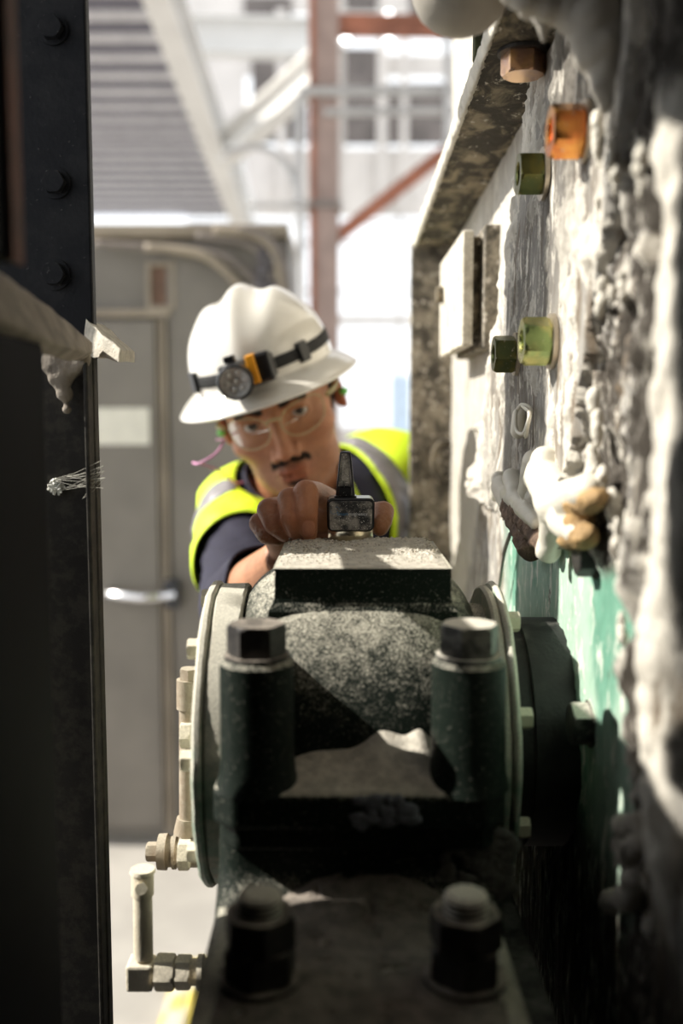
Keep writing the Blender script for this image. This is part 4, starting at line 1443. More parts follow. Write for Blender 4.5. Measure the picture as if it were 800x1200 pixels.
# ================================================================== PERSON
person = empty('person', (0.0, 1.62, 0.0), 'person in white hard hat and yellow vest leaning over the housing, holding the sensor', 'person')


# ---- signed distance helpers (numpy, points (n,3))
def s_ell(p, c, r):
    r = np.array(r, dtype=float); d = (p - np.array(c)) / r
    k0 = np.sqrt((d ** 2).sum(1)); k1 = np.sqrt(((d / r) ** 2).sum(1)) + 1e-9
    return k0 * (k0 - 1) / k1


def s_cap(p, a, b, ra, rb):
    a = np.array(a, dtype=float); b = np.array(b, dtype=float); ba = b - a
    t = np.clip(((p - a) @ ba) / (ba @ ba), 0, 1)
    return np.sqrt((((p - a) - t[:, None] * ba) ** 2).sum(1)) - (ra + (rb - ra) * t)


def smin(a, b, k):
    h = np.clip(0.5 + 0.5 * (b - a) / k, 0, 1)
    return b * (1 - h) + a * h - k * h * (1 - h)


def smax(a, b, k):
    return -smin(-a, -b, k)


EYEC = [(-0.0315, -0.0705, 0.0), (0.0315, -0.0705, 0.0)]


def head_sdf(p):
    d = s_ell(p, (0, 0.014, 0.038), (0.077, 0.098, 0.088))
    d = smin(d, s_ell(p, (0, -0.030, -0.030), (0.062, 0.056, 0.075)), 0.03)
    d = smin(d, s_ell(p, (0, -0.036, -0.078), (0.047, 0.044, 0.036)), 0.02)
    d = smin(d, s_ell(p, (0, -0.070, -0.108), (0.021, 0.016, 0.015)), 0.024)
    for s in (-1, 1):
        d = smin(d, s_ell(p, (s * 0.040, -0.008, -0.075), (0.012, 0.030, 0.016)), 0.025)     # jaw angle
        d = smin(d, s_ell(p, (s * 0.047, -0.056, -0.026), (0.019, 0.019, 0.013)), 0.022)     # cheekbone
        d = smin(d, s_ell(p, (s * 0.026, -0.076, 0.019), (0.024, 0.012, 0.0075)), 0.014)     # brow
    d = smin(d, s_ell(p, (0, -0.070, -0.072), (0.027, 0.020, 0.020)), 0.014)                  # mouth barrel
    for s in (-1, 1):
        d = smax(d, -s_ell(p, (s * 0.0315, -0.0975, -0.001), (0.0165, 0.014, 0.0115)), 0.010)  # sockets
        d = smax(d, -s_ell(p, (s * 0.036, -0.088, -0.075), (0.010, 0.012, 0.02)), 0.02)
    d = smin(d, s_cap(p, (0, -0.079, 0.012), (0, -0.101, -0.036), 0.0062, 0.0082), 0.009)      # nose bridge
    d = smin(d, s_ell(p, (0, -0.1055, -0.0405), (0.0100, 0.0095, 0.0085)), 0.007)
    for s in (-1, 1):
        d = smin(d, s_ell(p, (s * 0.0135, -0.0955, -0.0440), (0.0068, 0.0100, 0.0068)), 0.005)
        d = smax(d, -s_ell(p, (s * 0.0075, -0.1015, -0.0505), (0.0042, 0.0065, 0.0036)), 0.003)  # nostril
        # eyelids
        e = EYEC[0 if s < 0 else 1]
        lid = s_ell(p, e, (0.0150, 0.0142, 0.0132))
        lid = smax(lid, -s_ell(p, (e[0], e[1] - 0.013, e[2] - 0.0012), (0.0128, 0.012, 0.0046)), 0.0012)
        d = smin(d, lid, 0.003)
        d = smax(d, -s_ell(p, (e[0], e[1] - 0.0125, e[2] - 0.0012), (0.0122, 0.0105, 0.0042)), 0.001)
        d = smin(d, s_ell(p, (e[0] * 1.02, -0.083, 0.0105), (0.017, 0.0075, 0.0035)), 0.005)
    # lips
    d = smin(d, s_ell(p, (0, -0.0905, -0.0665), (0.0225, 0.0058, 0.0038)), 0.004)
    d = smin(d, s_ell(p, (0, -0.0900, -0.0765), (0.0185, 0.0062, 0.0044)), 0.004)
    d = smax(d, -s_ell(p, (0, -0.0995, -0.0712), (0.0260, 0.0085, 0.0016)), 0.0016)
    d = smax(d, -s_ell(p, (0, -0.0965, -0.0870), (0.0150, 0.0080, 0.0040)), 0.006)
    d = smax(d, -s_ell(p, (0, -0.0990, -0.0570), (0.0028, 0.0060, 0.0060)), 0.004)
    return d


HCN = np.array((0.0, -0.012, -0.018))


def surf(fn, dirs, c=HCN, rmax=0.16, n=40):
    """first surface from outside towards c along unit dirs -> points"""
    lo = np.zeros(len(dirs)); hi = np.full(len(dirs), rmax)
    t = np.full(len(dirs), rmax)
    for _ in range(60):
        d = fn(c + dirs * t[:, None])
        t = t - d * 0.6
        t = np.maximum(t, 0.01)
    return c + dirs * t[:, None], t


roll, pitch_, yaw_ = R(-19.5), R(12), R(-5)
Hrot = Matrix.Rotation(roll, 4, 'Y') @ Matrix.Rotation(pitch_, 4, 'X') @ Matrix.Rotation(yaw_, 4, 'Z')
eye_mid = W(322, 491, 1.235)
HM = Matrix.Translation(eye_mid) @ Hrot @ Matrix.Scale(1.0, 4) @ Matrix.Translation((0, 0.080, 0))


def tr_np(P, M):
    A = np.array(M)
    return P @ A[:3, :3].T + A[:3, 3]


def skin_mat():
    t = NT('skin')
    at = t.n('ShaderNodeAttribute', attribute_name='tint')
    n = t.noise(45, 5); n2 = t.math('ADD', t.noise(420, 5, 0.7), t.math('MULTIPLY', t.voro(300), 0.6))
    c = t.mix(t.ramp(n, 0.3, 0.7), (0.40, 0.175, 0.088), (0.50, 0.235, 0.122))
    mul = t.n('ShaderNodeMix', data_type='RGBA', blend_type='MULTIPLY')
    mul.inputs[0].default_value = 1
    t.l(c, mul.inputs[6]); t.l(at.outputs['Color'], mul.inputs[7])
    m = t.bsdf(mul.outputs[2], 0.48, bump=n2, bd=0.0009, bs=0.55)
    t.p.inputs['Subsurface Weight'].default_value = 0.08
    t.p.inputs['Subsurface Radius'].default_value = (0.006, 0.002, 0.001)
    t.p.inputs['Subsurface Scale'].default_value = 1.0
    return m


MAT['skin'] = skin_mat()


def me_from(P, F, tint=None, name='m'):
    me = bpy.data.meshes.new(name)
    me.from_pydata([tuple(p) for p in P], [], [tuple(f) for f in F])
    if tint is not None: set_tint(me, tint)
    return me


def set_tint(me, tint):
    a = me.color_attributes.new('tint', 'FLOAT_COLOR', 'POINT')
    c = np.ones((len(me.vertices), 4), dtype=np.float32); c[:, :3] = tint
    a.data.foreach_set('color', c.reshape(-1))


def ico(sub):
    bm = BM(); bmesh.ops.create_icosphere(bm, subdivisions=sub, radius=1.0)
    P = np.array([v.co[:] for v in bm.verts]); F = [[v.index for v in f.verts] for f in bm.faces]
    bm.free(); P /= np.linalg.norm(P, axis=1)[:, None]
    return P, F


def build_head():
    D, F = ico(6)
    P, t = surf(head_sdf, D)
    x, y, z = P[:, 0], P[:, 1], P[:, 2]
    tint = np.ones((len(P), 3))
    front = y < -0.05
    def g(cx, cz, rx, rz): return np.exp(-(((x - cx) / rx) ** 2 + ((z - cz) / rz) ** 2)) * front
    lips = np.clip(np.maximum(g(0, -0.0665, 0.020, 0.0042), g(0, -0.0765, 0.0175, 0.0050)) * 1.6, 0, 1)[:, None]
    tint = tint * (1 - lips) + np.array((0.86, 0.56, 0.50)) * lips
    ml = np.clip(g(0, -0.0714 , 0.024, 0.0011) * 1.5, 0, 1)[:, None]
    tint = tint * (1 - ml) + np.array((0.30, 0.13, 0.13)) * ml
    beard = sstep(-0.048, -0.066, z) * sstep(0.03, -0.02, y) * (1 - sstep(-0.045, -0.035, z))
    beard = (beard * (0.55 + 0.25 * np.sign(np.sin(x * 9000) * np.sin(z * 7000))) * 0.45)[:, None]
    beard = beard * (1 - lips)
    tint = tint * (1 - beard) + tint * np.array((0.42, 0.40, 0.42)) * beard
    ms = np.clip(g(0, -0.060, 0.027, 0.0045) * 0.75 + g(0, -0.088, 0.012, 0.005) * 0.5, 0, 1)[:, None]
    tint = tint * (1 - ms) + tint * np.array((0.38, 0.34, 0.34)) * ms
    red = np.clip(g(0, -0.040, 0.014, 0.012) * .35 + g(-0.045, -0.03, 0.02, 0.02) * .2 + g(0.045, -0.03, 0.02, 0.02) * .2, 0, 1)[:, None]
    tint = tint * (1 - red) + tint * np.array((1.0, 0.72, 0.68)) * red
    verts = [P]; faces = [F]; tints = [tint]
    # ears
    E, EF = ico(4)
    n0 = len(P)
    for s in (-1, 1):
        q = E * np.array((0.0065, 0.016, 0.027))
        rim = (np.sqrt((E[:, 1]) ** 2 + (E[:, 2]) ** 2))
        q[:, 0] += 0.006 * (rim ** 4) * np.where(E[:, 0] > 0, 1, 0.6) - 0.003
        q[:, 1] += -0.006 * (q[:, 2] < 0) * (q[:, 2] / 0.031) ** 2
        q[:, 0] *= s
        q = q @ np.array(Matrix.Rotation(s * R(22), 3, 'Z')).T
        q = q + np.array((s * 0.0765, 0.016, -0.006))
        verts.append(q); faces.append([[i + n0 for i in (f if s > 0 else f[::-1])] for f in EF]); tints.append(np.ones((len(q), 3)) * np.array((1.0, 0.78, 0.72)))
        n0 += len(q)
    # neck
    return np.concatenate(verts), sum(faces, []), np.concatenate(tints)


hP, hF, hT = build_head()
hP = tr_np(hP, HM)


_ICO = {}


def balls_mesh(chains, sub=2):
    if sub not in _ICO:
        P, F = ico(sub); _ICO[sub] = (P, np.array(F))
    P, F = _ICO[sub]
    C = []; Rr = []
    for ch in chains:
        for c, r in ch:
            C.append(tuple(c)); Rr.append(r if isinstance(r, tuple) else (r, r, r))
    C = np.array(C); Rr = np.array(Rr); k = len(C)
    V = (P[None] * Rr[:, None] + C[:, None]).reshape(-1, 3)
    FF = (F[None] + (np.arange(k) * len(P))[:, None, None]).reshape(-1)
    me = bpy.data.meshes.new('tmp')
    me.vertices.add(len(V)); me.vertices.foreach_set('co', V.reshape(-1).astype(np.float32))
    n = len(FF) // 3
    me.loops.add(n * 3); me.polygons.add(n)
    me.loops.foreach_set('vertex_index', FF); me.polygons.foreach_set('loop_start', np.arange(0, n * 3, 3)); me.polygons.foreach_set('loop_total', np.full(n, 3))
    me.update()
    return me


def limb(pts, dens=0.22):
    """pts = [(point, radius), ...] -> ball chain"""
    out = []
    for (a, ra), (b, rb) in zip(pts[:-1], pts[1:]):
        out += seg_balls(a, b, ra, rb, dens)
    return out


# ---- right hand (image left side fingers, thumb at the sensor's right)
def h(px, py, Y): return W(px, py, Y)


wrist = h(338, 652, 0.985)
knuck = {  # finger: MCP, PIP, DIP, tip with radii
    'index': [(h(384, 586, .915), .0115), (h(371, 578, .872), .0102), (h(358.5, 577, .836), .0108), (h(359, 599, .826), .0098), (h(361, 619, .832), .0082), (h(362, 627, .836), .0066)],
    'middle': [(h(358, 590, .925), .0115), (h(347, 584, .875), .0103), (h(339.5, 586, .842), .0108), (h(341, 606, .830), .0097), (h(347, 621, .838), .0083), (h(350, 626, .842), .0072)],
    'ring': [(h(334, 602, .935), .0112), (h(325, 595, .885), .0102), (h(315.5, 598, .852), .0108), (h(322, 614, .841), .0096), (h(334, 624, .846), .0082), (h(340, 627, .850), .0072)],
    'pinky': [(h(316, 620, .940), .0100), (h(310, 612, .90), .0090), (h(304.5, 613, .864), .0095), (h(312, 626, .853), .0086), (h(325, 630.5, .856), .0072), (h(331, 631, .860), .0062)],
}
thumb = [(h(372, 632, .955), .0150), (h(408, 618, .930), .0125), (h(440, 601, .893), .0098), (h(449, 600, .877), .0098), (h(448, 610, .866), .0088), (h(445, 618, .862), .0078)]
chains = []
for k, pts in knuck.items():
    chains.append(limb(pts, 0.2))
    chains.append(limb([pts[0], (Vector(pts[0][0]).lerp(wrist, 0.55), 0.0135), (wrist, 0.017)], 0.25))
chains.append(limb(thumb, 0.2))
chains.append(limb([(thumb[0][0], .015), (wrist, .018)], 0.25))
chains.append(limb([(h(372, 608, .935), .013), (h(400, 612, .930), .010)], 0.25))        # web
elbow = h(283, 716, 1.20)
fore = [(wrist, (0.0205)), (wrist.lerp(elbow, 0.12), 0.0235), (wrist.lerp(elbow, 0.35), 0.031), (wrist.lerp(elbow, 0.65), 0.040), (elbow, 0.041)]
off = Vector((0.008, 0, 0.003))
chains.append([(c + off, r) for c, r in limb(fore, 0.14)])
chains.append([(c - off, r) for c, r in limb(fore, 0.14)])
hand_me = fuse(balls_mesh(chains, 3), 0.0011, 6, 0.5)
n = len(hand_me.vertices); aP = np.empty(n * 3); hand_me.vertices.foreach_get('co', aP); aP = aP.reshape(-1, 3)
aN = np.empty(n * 3); hand_me.vertices.foreach_get('normal', aN); aN = aN.reshape(-1, 3)
aF = [list(p.vertices) for p in hand_me.polygons]
# creases over the finger joints, nail plate on the index
tA = np.ones((len(aP), 3))
handz = aP[:, 1] < 0.93
for k, pts in knuck.items():
    for j, amp in ((2, 0.0005), (3, 0.0006)):
        c = np.array(pts[j][0]); ax = np.array((Vector(pts[j + 1][0]) - Vector(pts[j][0])).normalized()) if j == 2 else np.array((Vector(pts[4][0]) - Vector(pts[2][0])).normalized())
        if j == 2: ax = np.array((Vector(pts[3][0]) - Vector(pts[1][0])).normalized())
        rel = aP - c; t_ = rel @ ax; rr = np.sqrt((rel ** 2).sum(1))
        near = np.exp(-(rr / 0.013) ** 4)
        wig = np.cos((t_ + 0.0006 * np.sin(rel[:, 0] * 900)) * 2 * np.pi / 0.0021)
        aP += aN * (near * wig * amp * 0.75 * np.exp(-(t_ / 0.0045) ** 2))[:, None]
        red = (near * 0.55)[:, None]
        tA = tA * (1 - red) + tA * np.array((0.95, 0.74, 0.70)) * red
# broad dirt tone on the hand plus pale dust patches on the outer fingers
d_ = 0.5 + 0.5 * fbm(aP[:, 0] * 90 + aP[:, 1] * 40, aP[:, 2] * 90, 5, 5)
hm = (sstep(0.97, 0.93, aP[:, 1]) * np.clip(0.35 + 0.5 * d_, 0, 1))[:, None]
tA = tA * (1 - hm) + tA * np.array((0.98, 0.90, 0.85)) * hm
for (px, py, Y, r_, am) in ((299, 628, .850, .008, .75), (318, 606, .842, .006, .35), (322, 622, .838, .005, .5), (305, 632, .85, .006, .6), (447, 612, .862, .005, .4)):
    c = np.array(h(px, py, Y)); rr = np.sqrt(((aP - c) ** 2).sum(1))
    m = (np.exp(-(rr / r_) ** 2) * am * sstep(-0.1, 0.25, fbm(aP[:, 0] * 500, aP[:, 2] * 500, 9)))[:, None]
    tA = tA * (1 - m) + np.array((1.7, 2.9, 4.6)) * m
nc = np.array(h(361.5, 620, .824)); rel = aP - nc
nm = (sstep(1.15, 0.85, (np.abs(rel[:, 0]) / 0.0056) ** 2.6 + (np.abs(rel[:, 2]) / 0.0074) ** 2.6) * (aP[:, 1] < 0.833))[:, None]
tA = tA * (1 - nm) + np.array((1.22, 1.15, 1.35)) * nm
nsq = np.maximum(np.abs(rel[:, 0]) / 0.0058, np.abs(rel[:, 2]) / 0.0076)
nsq = ((np.abs(rel[:, 0]) / 0.0058) ** 2.6 + (np.abs(rel[:, 2]) / 0.0076) ** 2.6) ** (1 / 2.6)
rim = np.exp(-((nsq - 1) / 0.12) ** 2) * (aP[:, 1] < 0.833)
aP += aN * (-0.0005 * rim)[:, None]

# ---- torso, legs, left arm
shR = h(290, 606, 1.46); shL = h(462, 560, 1.66)
neckb = h(352, 585, 1.46); chest = (shR + shL) / 2 + Vector((0, 0.05, -0.12))
pelv = Vector((0.02, 1.98, 0.94)); belly = pelv.lerp(chest, 0.5) + Vector((0, 0.01, 0.0))
skull = Vector(tr_np(np.array([[0, 0.02, -0.05]]), HM)[0])
bc = []
upv = (shL - shR).normalized()
def tors(c, w, d, hgt, n=9):
    out = []
    for i in range(n):
        s = -1 + 2 * i / (n - 1)
        out.append((c + upv * (w - d) * s, d * (1 - 0.12 * s * s)))
    return out


bc.append(tors((shR + shL) / 2 + Vector((0, .015, -.03)), 0.175, 0.075, 0))
for f, w, d in ((0.18, 0.165, 0.095), (0.36, 0.158, 0.105), (0.55, 0.150, 0.105), (0.75, 0.150, 0.105), (1.0, 0.165, 0.105)):
    c = ((shR + shL) / 2 + Vector((0, .02, -.03))).lerp(pelv, f)
    bc.append(tors(c, w, d, 0))
for f in np.linspace(0.05, 0.98, 18):
    c = ((shR + shL) / 2 + Vector((0, .02, -.03))).lerp(pelv, f)
    bc.append(tors(c, 0.160 - 0.012 * math.sin(f * math.pi), 0.098, 0))
bc.append(limb([(neckb + Vector((0, .03, -.03)), 0.068), (skull + Vector((0.0, 0.03, -0.02)), 0.055)]))
bc.append(limb([(shR + Vector((0.03, 0.02, 0.01)), 0.062), (shR, 0.058), (shR.lerp(elbow, 0.5), 0.050), (elbow, 0.043)], 0.15))
bc.append(limb([(elbow, 0.0425), (wrist.lerp(elbow, 0.65), 0.040)], 0.15))
elL = Vector((0.235, 1.78, 0.99)); wrL = Vector((0.215, 1.70, 0.76))
bc.append(limb([(shL - Vector((0.03, -0.02, 0)), 0.062), (shL, 0.058), (shL.lerp(elL, .5), 0.050), (elL, 0.042), (elL.lerp(wrL, .3), 0.040), (wrL, 0.027)], 0.15))
# left hand, hanging relaxed
bc.append(limb([(wrL, 0.026), (wrL + Vector((0, -.01, -.05)), 0.026)], .3))
for k in range(4):
    o_ = Vector((-0.03 + 0.019 * k, -0.012, -0.085))
    bc.append(limb([(wrL + Vector((-0.02 + 0.013 * k, 0, -0.03)), 0.013), (wrL + o_, 0.0115), (wrL + o_ + Vector((0, -0.008, -0.040 + 0.004 * abs(k - 1))), 0.0095), (wrL + o_ + Vector((0, 0.008, -0.068 + 0.005 * abs(k - 1))), 0.008)], .3))
bc.append(limb([(wrL + Vector((-0.02, -0.01, -0.02)), 0.014), (wrL + Vector((-0.045, -0.02, -0.055)), 0.0115), (wrL + Vector((-0.05, -0.025, -0.09)), 0.0095)], .3))
for s in (-1, 1):
    hip = pelv + Vector((s * 0.085, 0, -0.02)); kn = Vector((0.02 + s * 0.11, 1.88 + 0.05 * s, 0.49)); an = Vector((0.02 + s * 0.13, 1.98 + 0.10 * s, 0.10))
    bc.append(limb([(hip, 0.092), (kn, 0.060), (kn.lerp(an, 0.3), 0.060), (an, 0.042)], 0.2))
    bc.append(limb([(an + Vector((0, 0.02, -0.055)), 0.042), (an + Vector((0, -0.13, -0.065)), 0.034)], 0.2))
torso_me = fuse(balls_mesh(bc, 3), 0.0075, 10, 0.5)
n = len(torso_me.vertices); tP = np.empty(n * 3); torso_me.vertices.foreach_get('co', tP); tP = tP.reshape(-1, 3)
tN = np.empty(n * 3); torso_me.vertices.foreach_get('normal', tN); tN = tN.reshape(-1, 3)
tF = [list(p.vertices) for p in torso_me.polygons]
bP = np.concatenate([hP, tP, aP]); o1 = len(hP); o2 = o1 + len(tP)
bF = hF + [[i + o1 for i in f] for f in tF] + [[i + o2 for i in f] for f in aF]
bT = np.concatenate([hT, np.ones((len(tP), 3)) * np.array((0.95, 0.9, 0.88)), tA])
body = obj_me('body', me_from(bP, bF, bT), MAT['skin'], person, smooth=True)


def seg_dist(P, a, b):
    a = np.array(a); b = np.array(b); ba = b - a
    t = ((P - a) @ ba) / (ba @ ba); tc = np.clip(t, 0, 1)
    return np.sqrt((((P - a) - tc[:, None] * ba) ** 2).sum(1)), t


def garment(name, keep, offset, mat, wr=0.0, wscale=30, thick=0.002, parent=None, seed=3, tight=None):
    """shell over the body surface where keep(P) is true"""
    off_ = offset(tP) if callable(offset) else np.full(len(tP), offset)
    w = fbm(tP[:, 0] * wscale + tP[:, 1] * wscale * 0.5, tP[:, 2] * wscale * 1.3 + tP[:, 1] * wscale * 0.4, seed, 4)
    ridge = 1 - np.abs(w) * 3
    Q = tP + tN * (off_ + wr * (ridge * 0.5 + w))[:, None]
    k = keep(tP)
    idx = -np.ones(len(tP), dtype=int)
    fs = [f for f in tF if all(k[i] for i in f)]
    used_ = sorted({i for f in fs for i in f}); idx[used_] = np.arange(len(used_))
    me = me_from(Q[used_], [[idx[i] for i in f] for f in fs])
    bm = bmesh.new(); bm.from_mesh(me)
    bv = {v: [e.other_vert(v) for e in v.link_edges if e.is_boundary] for v in bm.verts if v.is_boundary}
    for _ in range(14):
        new = {v: (v.co * 0.5 + sum((n_.co for n_ in ns), Vector()) * (0.5 / len(ns))) for v, ns in bv.items() if len(ns) == 2}
        for v, c in new.items(): v.co = c
    inner = [v for v in bm.verts if not v.is_boundary and any(e.other_vert(v).is_boundary for e in v.link_edges)]
    for _ in range(4):
        new = {v: sum((e.other_vert(v).co for e in v.link_edges), Vector()) / len(v.link_edges) for v in inner}
        for v, c in new.items(): v.co = c
    bm.to_mesh(me); bm.free()
    o = obj_me(name, me, mat, parent or person, smooth=True)
    s = o.modifiers.new('thick', 'SOLIDIFY'); s.thickness = thick; s.offset = 1
    return o


MAT['navy'] = m_plain('navy_cloth', (0.013, 0.012, 0.030), 0.85, var=0.2, scale=150, bs=0.3)
MAT['trouser'] = m_plain('trouser_cloth', (0.03, 0.032, 0.045), 0.9, var=0.2, scale=120, bs=0.3)
MAT['hivis'] = m_plain('hi_vis_yellow', (0.66, 0.88, 0.02), 0.6, var=0.05, scale=90, bs=0.2)
MAT['reflect'] = m_plain('reflective_grey', (0.22, 0.205, 0.21), 0.42, 0.15, var=0.10, scale=60, bs=0.2)
MAT['orange'] = m_plain('orange_trim', (0.62, 0.40, 0.12), 0.6, var=0.1)
elb2 = wrist.lerp(elbow, 0.52)


def sdv(P): return np.array(P)


def on_torso(P):
    return P[:, 2] > 0.93


sleeve_cut = wrist.lerp(elbow, 0.46)
ax_f = np.array((elbow - wrist).normalized())


def not_arm_end(P):
    dR, tR = seg_dist(P, wrist, elbow)
    dU, tU = seg_dist(P, shR, elbow)
    isf = (dR < 0.06) & (dR < dU + 0.002) & (P[:, 1] < 1.14)
    return ~(isf & (((P - np.array(wrist)) @ ax_f) < 0.50 * (elbow - wrist).length))


def shirt_keep(P):
    dn, tn = seg_dist(P, neckb, skull)
    neck = (dn < 0.085) & (tn > 0.42)
    dl, tl = seg_dist(P, elL, wrL)
    return (P[:, 2] > 0.90) & ~neck & not_arm_end(P) & ~((dl < 0.06) & (tl > 0.1))


shirt = garment('navy_shirt', shirt_keep, 0.0075, MAT['navy'], 0.0035, 26, 0.0015)
# rolled sleeve rim on the forearm
bm = BM()
dirf = (elbow - wrist).normalized(); cc = wrist.lerp(elbow, 0.56)
s_ = dirf.cross(Vector((0, 0, 1))).normalized(); u_ = s_.cross(dirf).normalized()
add_lathe(bm, [(0.044, -0.026), (0.0475, -0.024), (0.0490, 0.0), (0.052, 0.03), (0.054, 0.06), (0.052, 0.085)], Matrix.Translation(cc) @ frame_from(dirf) , 48, cap=False)
for v in bm.verts:
    v.co += Vector((noise.noise(v.co * 40), noise.noise(v.co * 40 + Vector((7, 0, 0))), noise.noise(v.co * 40 + Vector((0, 7, 0))))) * 0.004
o_ = obj('sleeve_cuff', bm, MAT['navy'], person, smooth=True)
s2 = o_.modifiers.new('t', 'SOLIDIFY'); s2.thickness = 0.002


def trouser_keep(P): return (P[:, 2] < 1.0) & (P[:, 2] > 0.10) & ((np.abs(P[:, 0] - pelv.x) < 0.20)) & ~((seg_dist(P, elL, wrL)[0] < 0.06) | ((seg_dist(P, wrL, wrL + Vector((0, 0, -0.17)))[0] < 0.075)))


garment('work_trousers', trouser_keep, 0.009, MAT['trouser'], 0.004, 20, 0.0015, seed=7)


def boot_keep(P): return P[:, 2] < 0.18


bl = m_plain('boot_leather', (0.10, 0.06, 0.03), 0.6)
for s in (-1, 1):
    garment('work_boot', lambda P: boot_keep(P) & ((P[:, 0] - 0.02) * s > 0), 0.010, bl, 0.001, 20, 0.002, seed=8)

shm = (shR + shL) / 2
ax_t = np.array((pelv - shm).normalized())      # down the trunk
ux = np.array(upv)


def tcoord(P):
    r = P - np.array(shm)
    return r @ ux, r @ ax_t


def vest_keep(P):
    a, d = tcoord(P)
    dU, tU = seg_dist(P, shR, elbow); dL, tL = seg_dist(P, shL, elL)
    armR = (dU < 0.075) & (tU > 0.62) & (a < -0.06)
    armL = (dL < 0.070) & (tL > 0.45) & (a > 0.06)
    armR |= (seg_dist(P, wrist, elbow)[0] < 0.066)
    armL |= (seg_dist(P, elL, wrL)[0] < 0.07)
    dn, tn = seg_dist(P, neckb + Vector((0, .03, -.03)), skull)
    neck = (dn < 0.083) & (tn > 0.05)
    frontgap = (P[:, 1] < np.array(shm)[1] + 0.04 + 0.3 * d) & (np.abs(a - 0.030 - 0.05 * d) < 0.022 - 0.06 * np.clip(d, -0.2, 0.3))
    return (d < 0.52) & (d > -0.2) & ~armR & ~armL & ~neck & ~frontgap


vest = garment('safety_vest', vest_keep, 0.020, MAT['hivis'], 0.006, 17, 0.002, seed=5)


def stripe(lo, hi, fn, name='reflective_stripe', mat=None, off_=0.0235):
    def keep(P):
        return vest_keep(P) & fn(P)
    o = garment(name, keep, off_, mat or MAT['reflect'], 0.006, 17, 0.0016, seed=5)
    o.parent = vest
    # vest itself sits at the person's origin offset of zero
    return o


def band_over_shoulder(sgn, c0, w0):
    def f(P):
        a, d = tcoord(P)
        return (np.abs(sgn * a - c0) < w0)
    return f


stripe(0, 0, band_over_shoulder(1, 0.090, 0.030))
stripe(0, 0, lambda P: (np.abs(seg_dist(P, shR, elbow)[1] - 0.17) < 0.085) & (tcoord(P)[0] < -0.035) & (P[:, 1] < 1.56))
stripe(0, 0, lambda P: np.abs(tcoord(P)[1] - 0.30) < 0.028)
body_parts = [vest]

# collar
bm = BM()
ncen = h(347, 572, 1.405)
cdir = (skull - ncen).normalized()
add_lathe(bm, [(0.085, -0.035), (0.078, -0.012), (0.071, 0.008), (0.070, 0.028), (0.073, 0.030), (0.076, 0.010), (0.085, -0.012)], Matrix.Translation(ncen + Vector((0.0, 0.02, 0.0))) @ frame_from(cdir), 56, cap=False)
for v in bm.verts:
    v.co += Vector((noise.noise(v.co * 22), noise.noise(v.co * 22 + Vector((7, 0, 0))), noise.noise(v.co * 22 + Vector((0, 7, 0))))) * 0.008
obj('shirt_collar', bm, MAT['navy'], person, smooth=True)

# ---- eyes
def m_eye():
    return None


view = (Vector((0, 0, EYE)) - eye_mid)
for e, nm in zip(EYEC, ('left', 'right')):
    c = Vector(tr_np(np.array([e]), HM)[0])
    d = (Vector((0.02, 0, EYE - 0.03)) - c).normalized()
    F_ = Matrix.Translation(c) @ frame_from(d)
    bm = BM(); bmesh.ops.create_uvsphere(bm, u_segments=32, v_segments=20, radius=0.0122, matrix=F_)
    eb = obj('eyeball', bm, m_plain('eye_white', (0.62, 0.56, 0.52), 0.15, var=0.03), person, smooth=True)
    bm = BM(); add_lathe(bm, [(0.0060, 0.0107), (0.0052, 0.01135), (0.0030, 0.0121), (0.0001, 0.0124)], F_, 28)
    i_ = obj('iris', bm, m_plain('iris_brown', (0.07, 0.055, 0.045), 0.15, var=0.4, scale=400), person, smooth=True); i_.parent = eb
    bm = BM(); add_lathe(bm, [(0.0024, 0.0121), (0.0020, 0.01248), (0.0001, 0.01262)], F_, 20)
    i_ = obj('pupil', bm, m_plain('pupil_black', (0.004, 0.004, 0.004), 0.08), person, smooth=True); i_.parent = eb


# ---- hair strands
def strands(name, n, sampler, length, dirf_, r0=0.00022, seed=1, col=(0.018, 0.012, 0.009)):
    rnd = random.Random(seed); bm = BM()
    pts = np.array([sampler(rnd) for _ in range(n)])
    # sampler gives x,z in the face frame; cast from the front
    D = np.stack([pts[:, 0], np.full(n, -0.10), pts[:, 1]], -1) - HCN
    D /= np.linalg.norm(D, axis=1)[:, None]
    Pp, _ = surf(head_sdf, D)
    e = 0.0006
    G = np.stack([head_sdf(Pp + np.array((e, 0, 0))) - head_sdf(Pp - np.array((e, 0, 0))), head_sdf(Pp + np.array((0, e, 0))) - head_sdf(Pp - np.array((0, e, 0))), head_sdf(Pp + np.array((0, 0, e))) - head_sdf(Pp - np.array((0, 0, e)))], -1)
    G /= np.linalg.norm(G, axis=1)[:, None] + 1e-9
    for p_, g_ in zip(Pp, G):
        d = Vector(dirf_(p_, rnd)).normalized(); g_ = Vector(g_)
        d = (d - g_ * d.dot(g_)).normalized()
        L = length * rnd.uniform(0.6, 1.2)
        a = Vector(p_) - g_ * 0.0003; b = a + d * L * 0.5 + g_ * L * 0.30; c = a + d * L + g_ * L * 0.22
        s = d.cross(g_).normalized() * r0 * rnd.uniform(.8, 1.5)
        q = [HM @ v for v in (a + s, a - s, a + g_ * r0, b + s * .8, b - s * .8, b + g_ * r0, c)]
        v = [bm.verts.new(k) for k in q]
        for f in ((0, 1, 4, 3), (1, 2, 5, 4), (2, 0, 3, 5), (3, 4, 6), (4, 5, 6), (5, 3, 6)):
            bm.faces.new([v[i] for i in f])
    return obj(name, bm, MAT['hair'], person)


MAT['hair'] = m_plain('dark_hair', (0.024, 0.015, 0.010), 0.6, var=0.2)


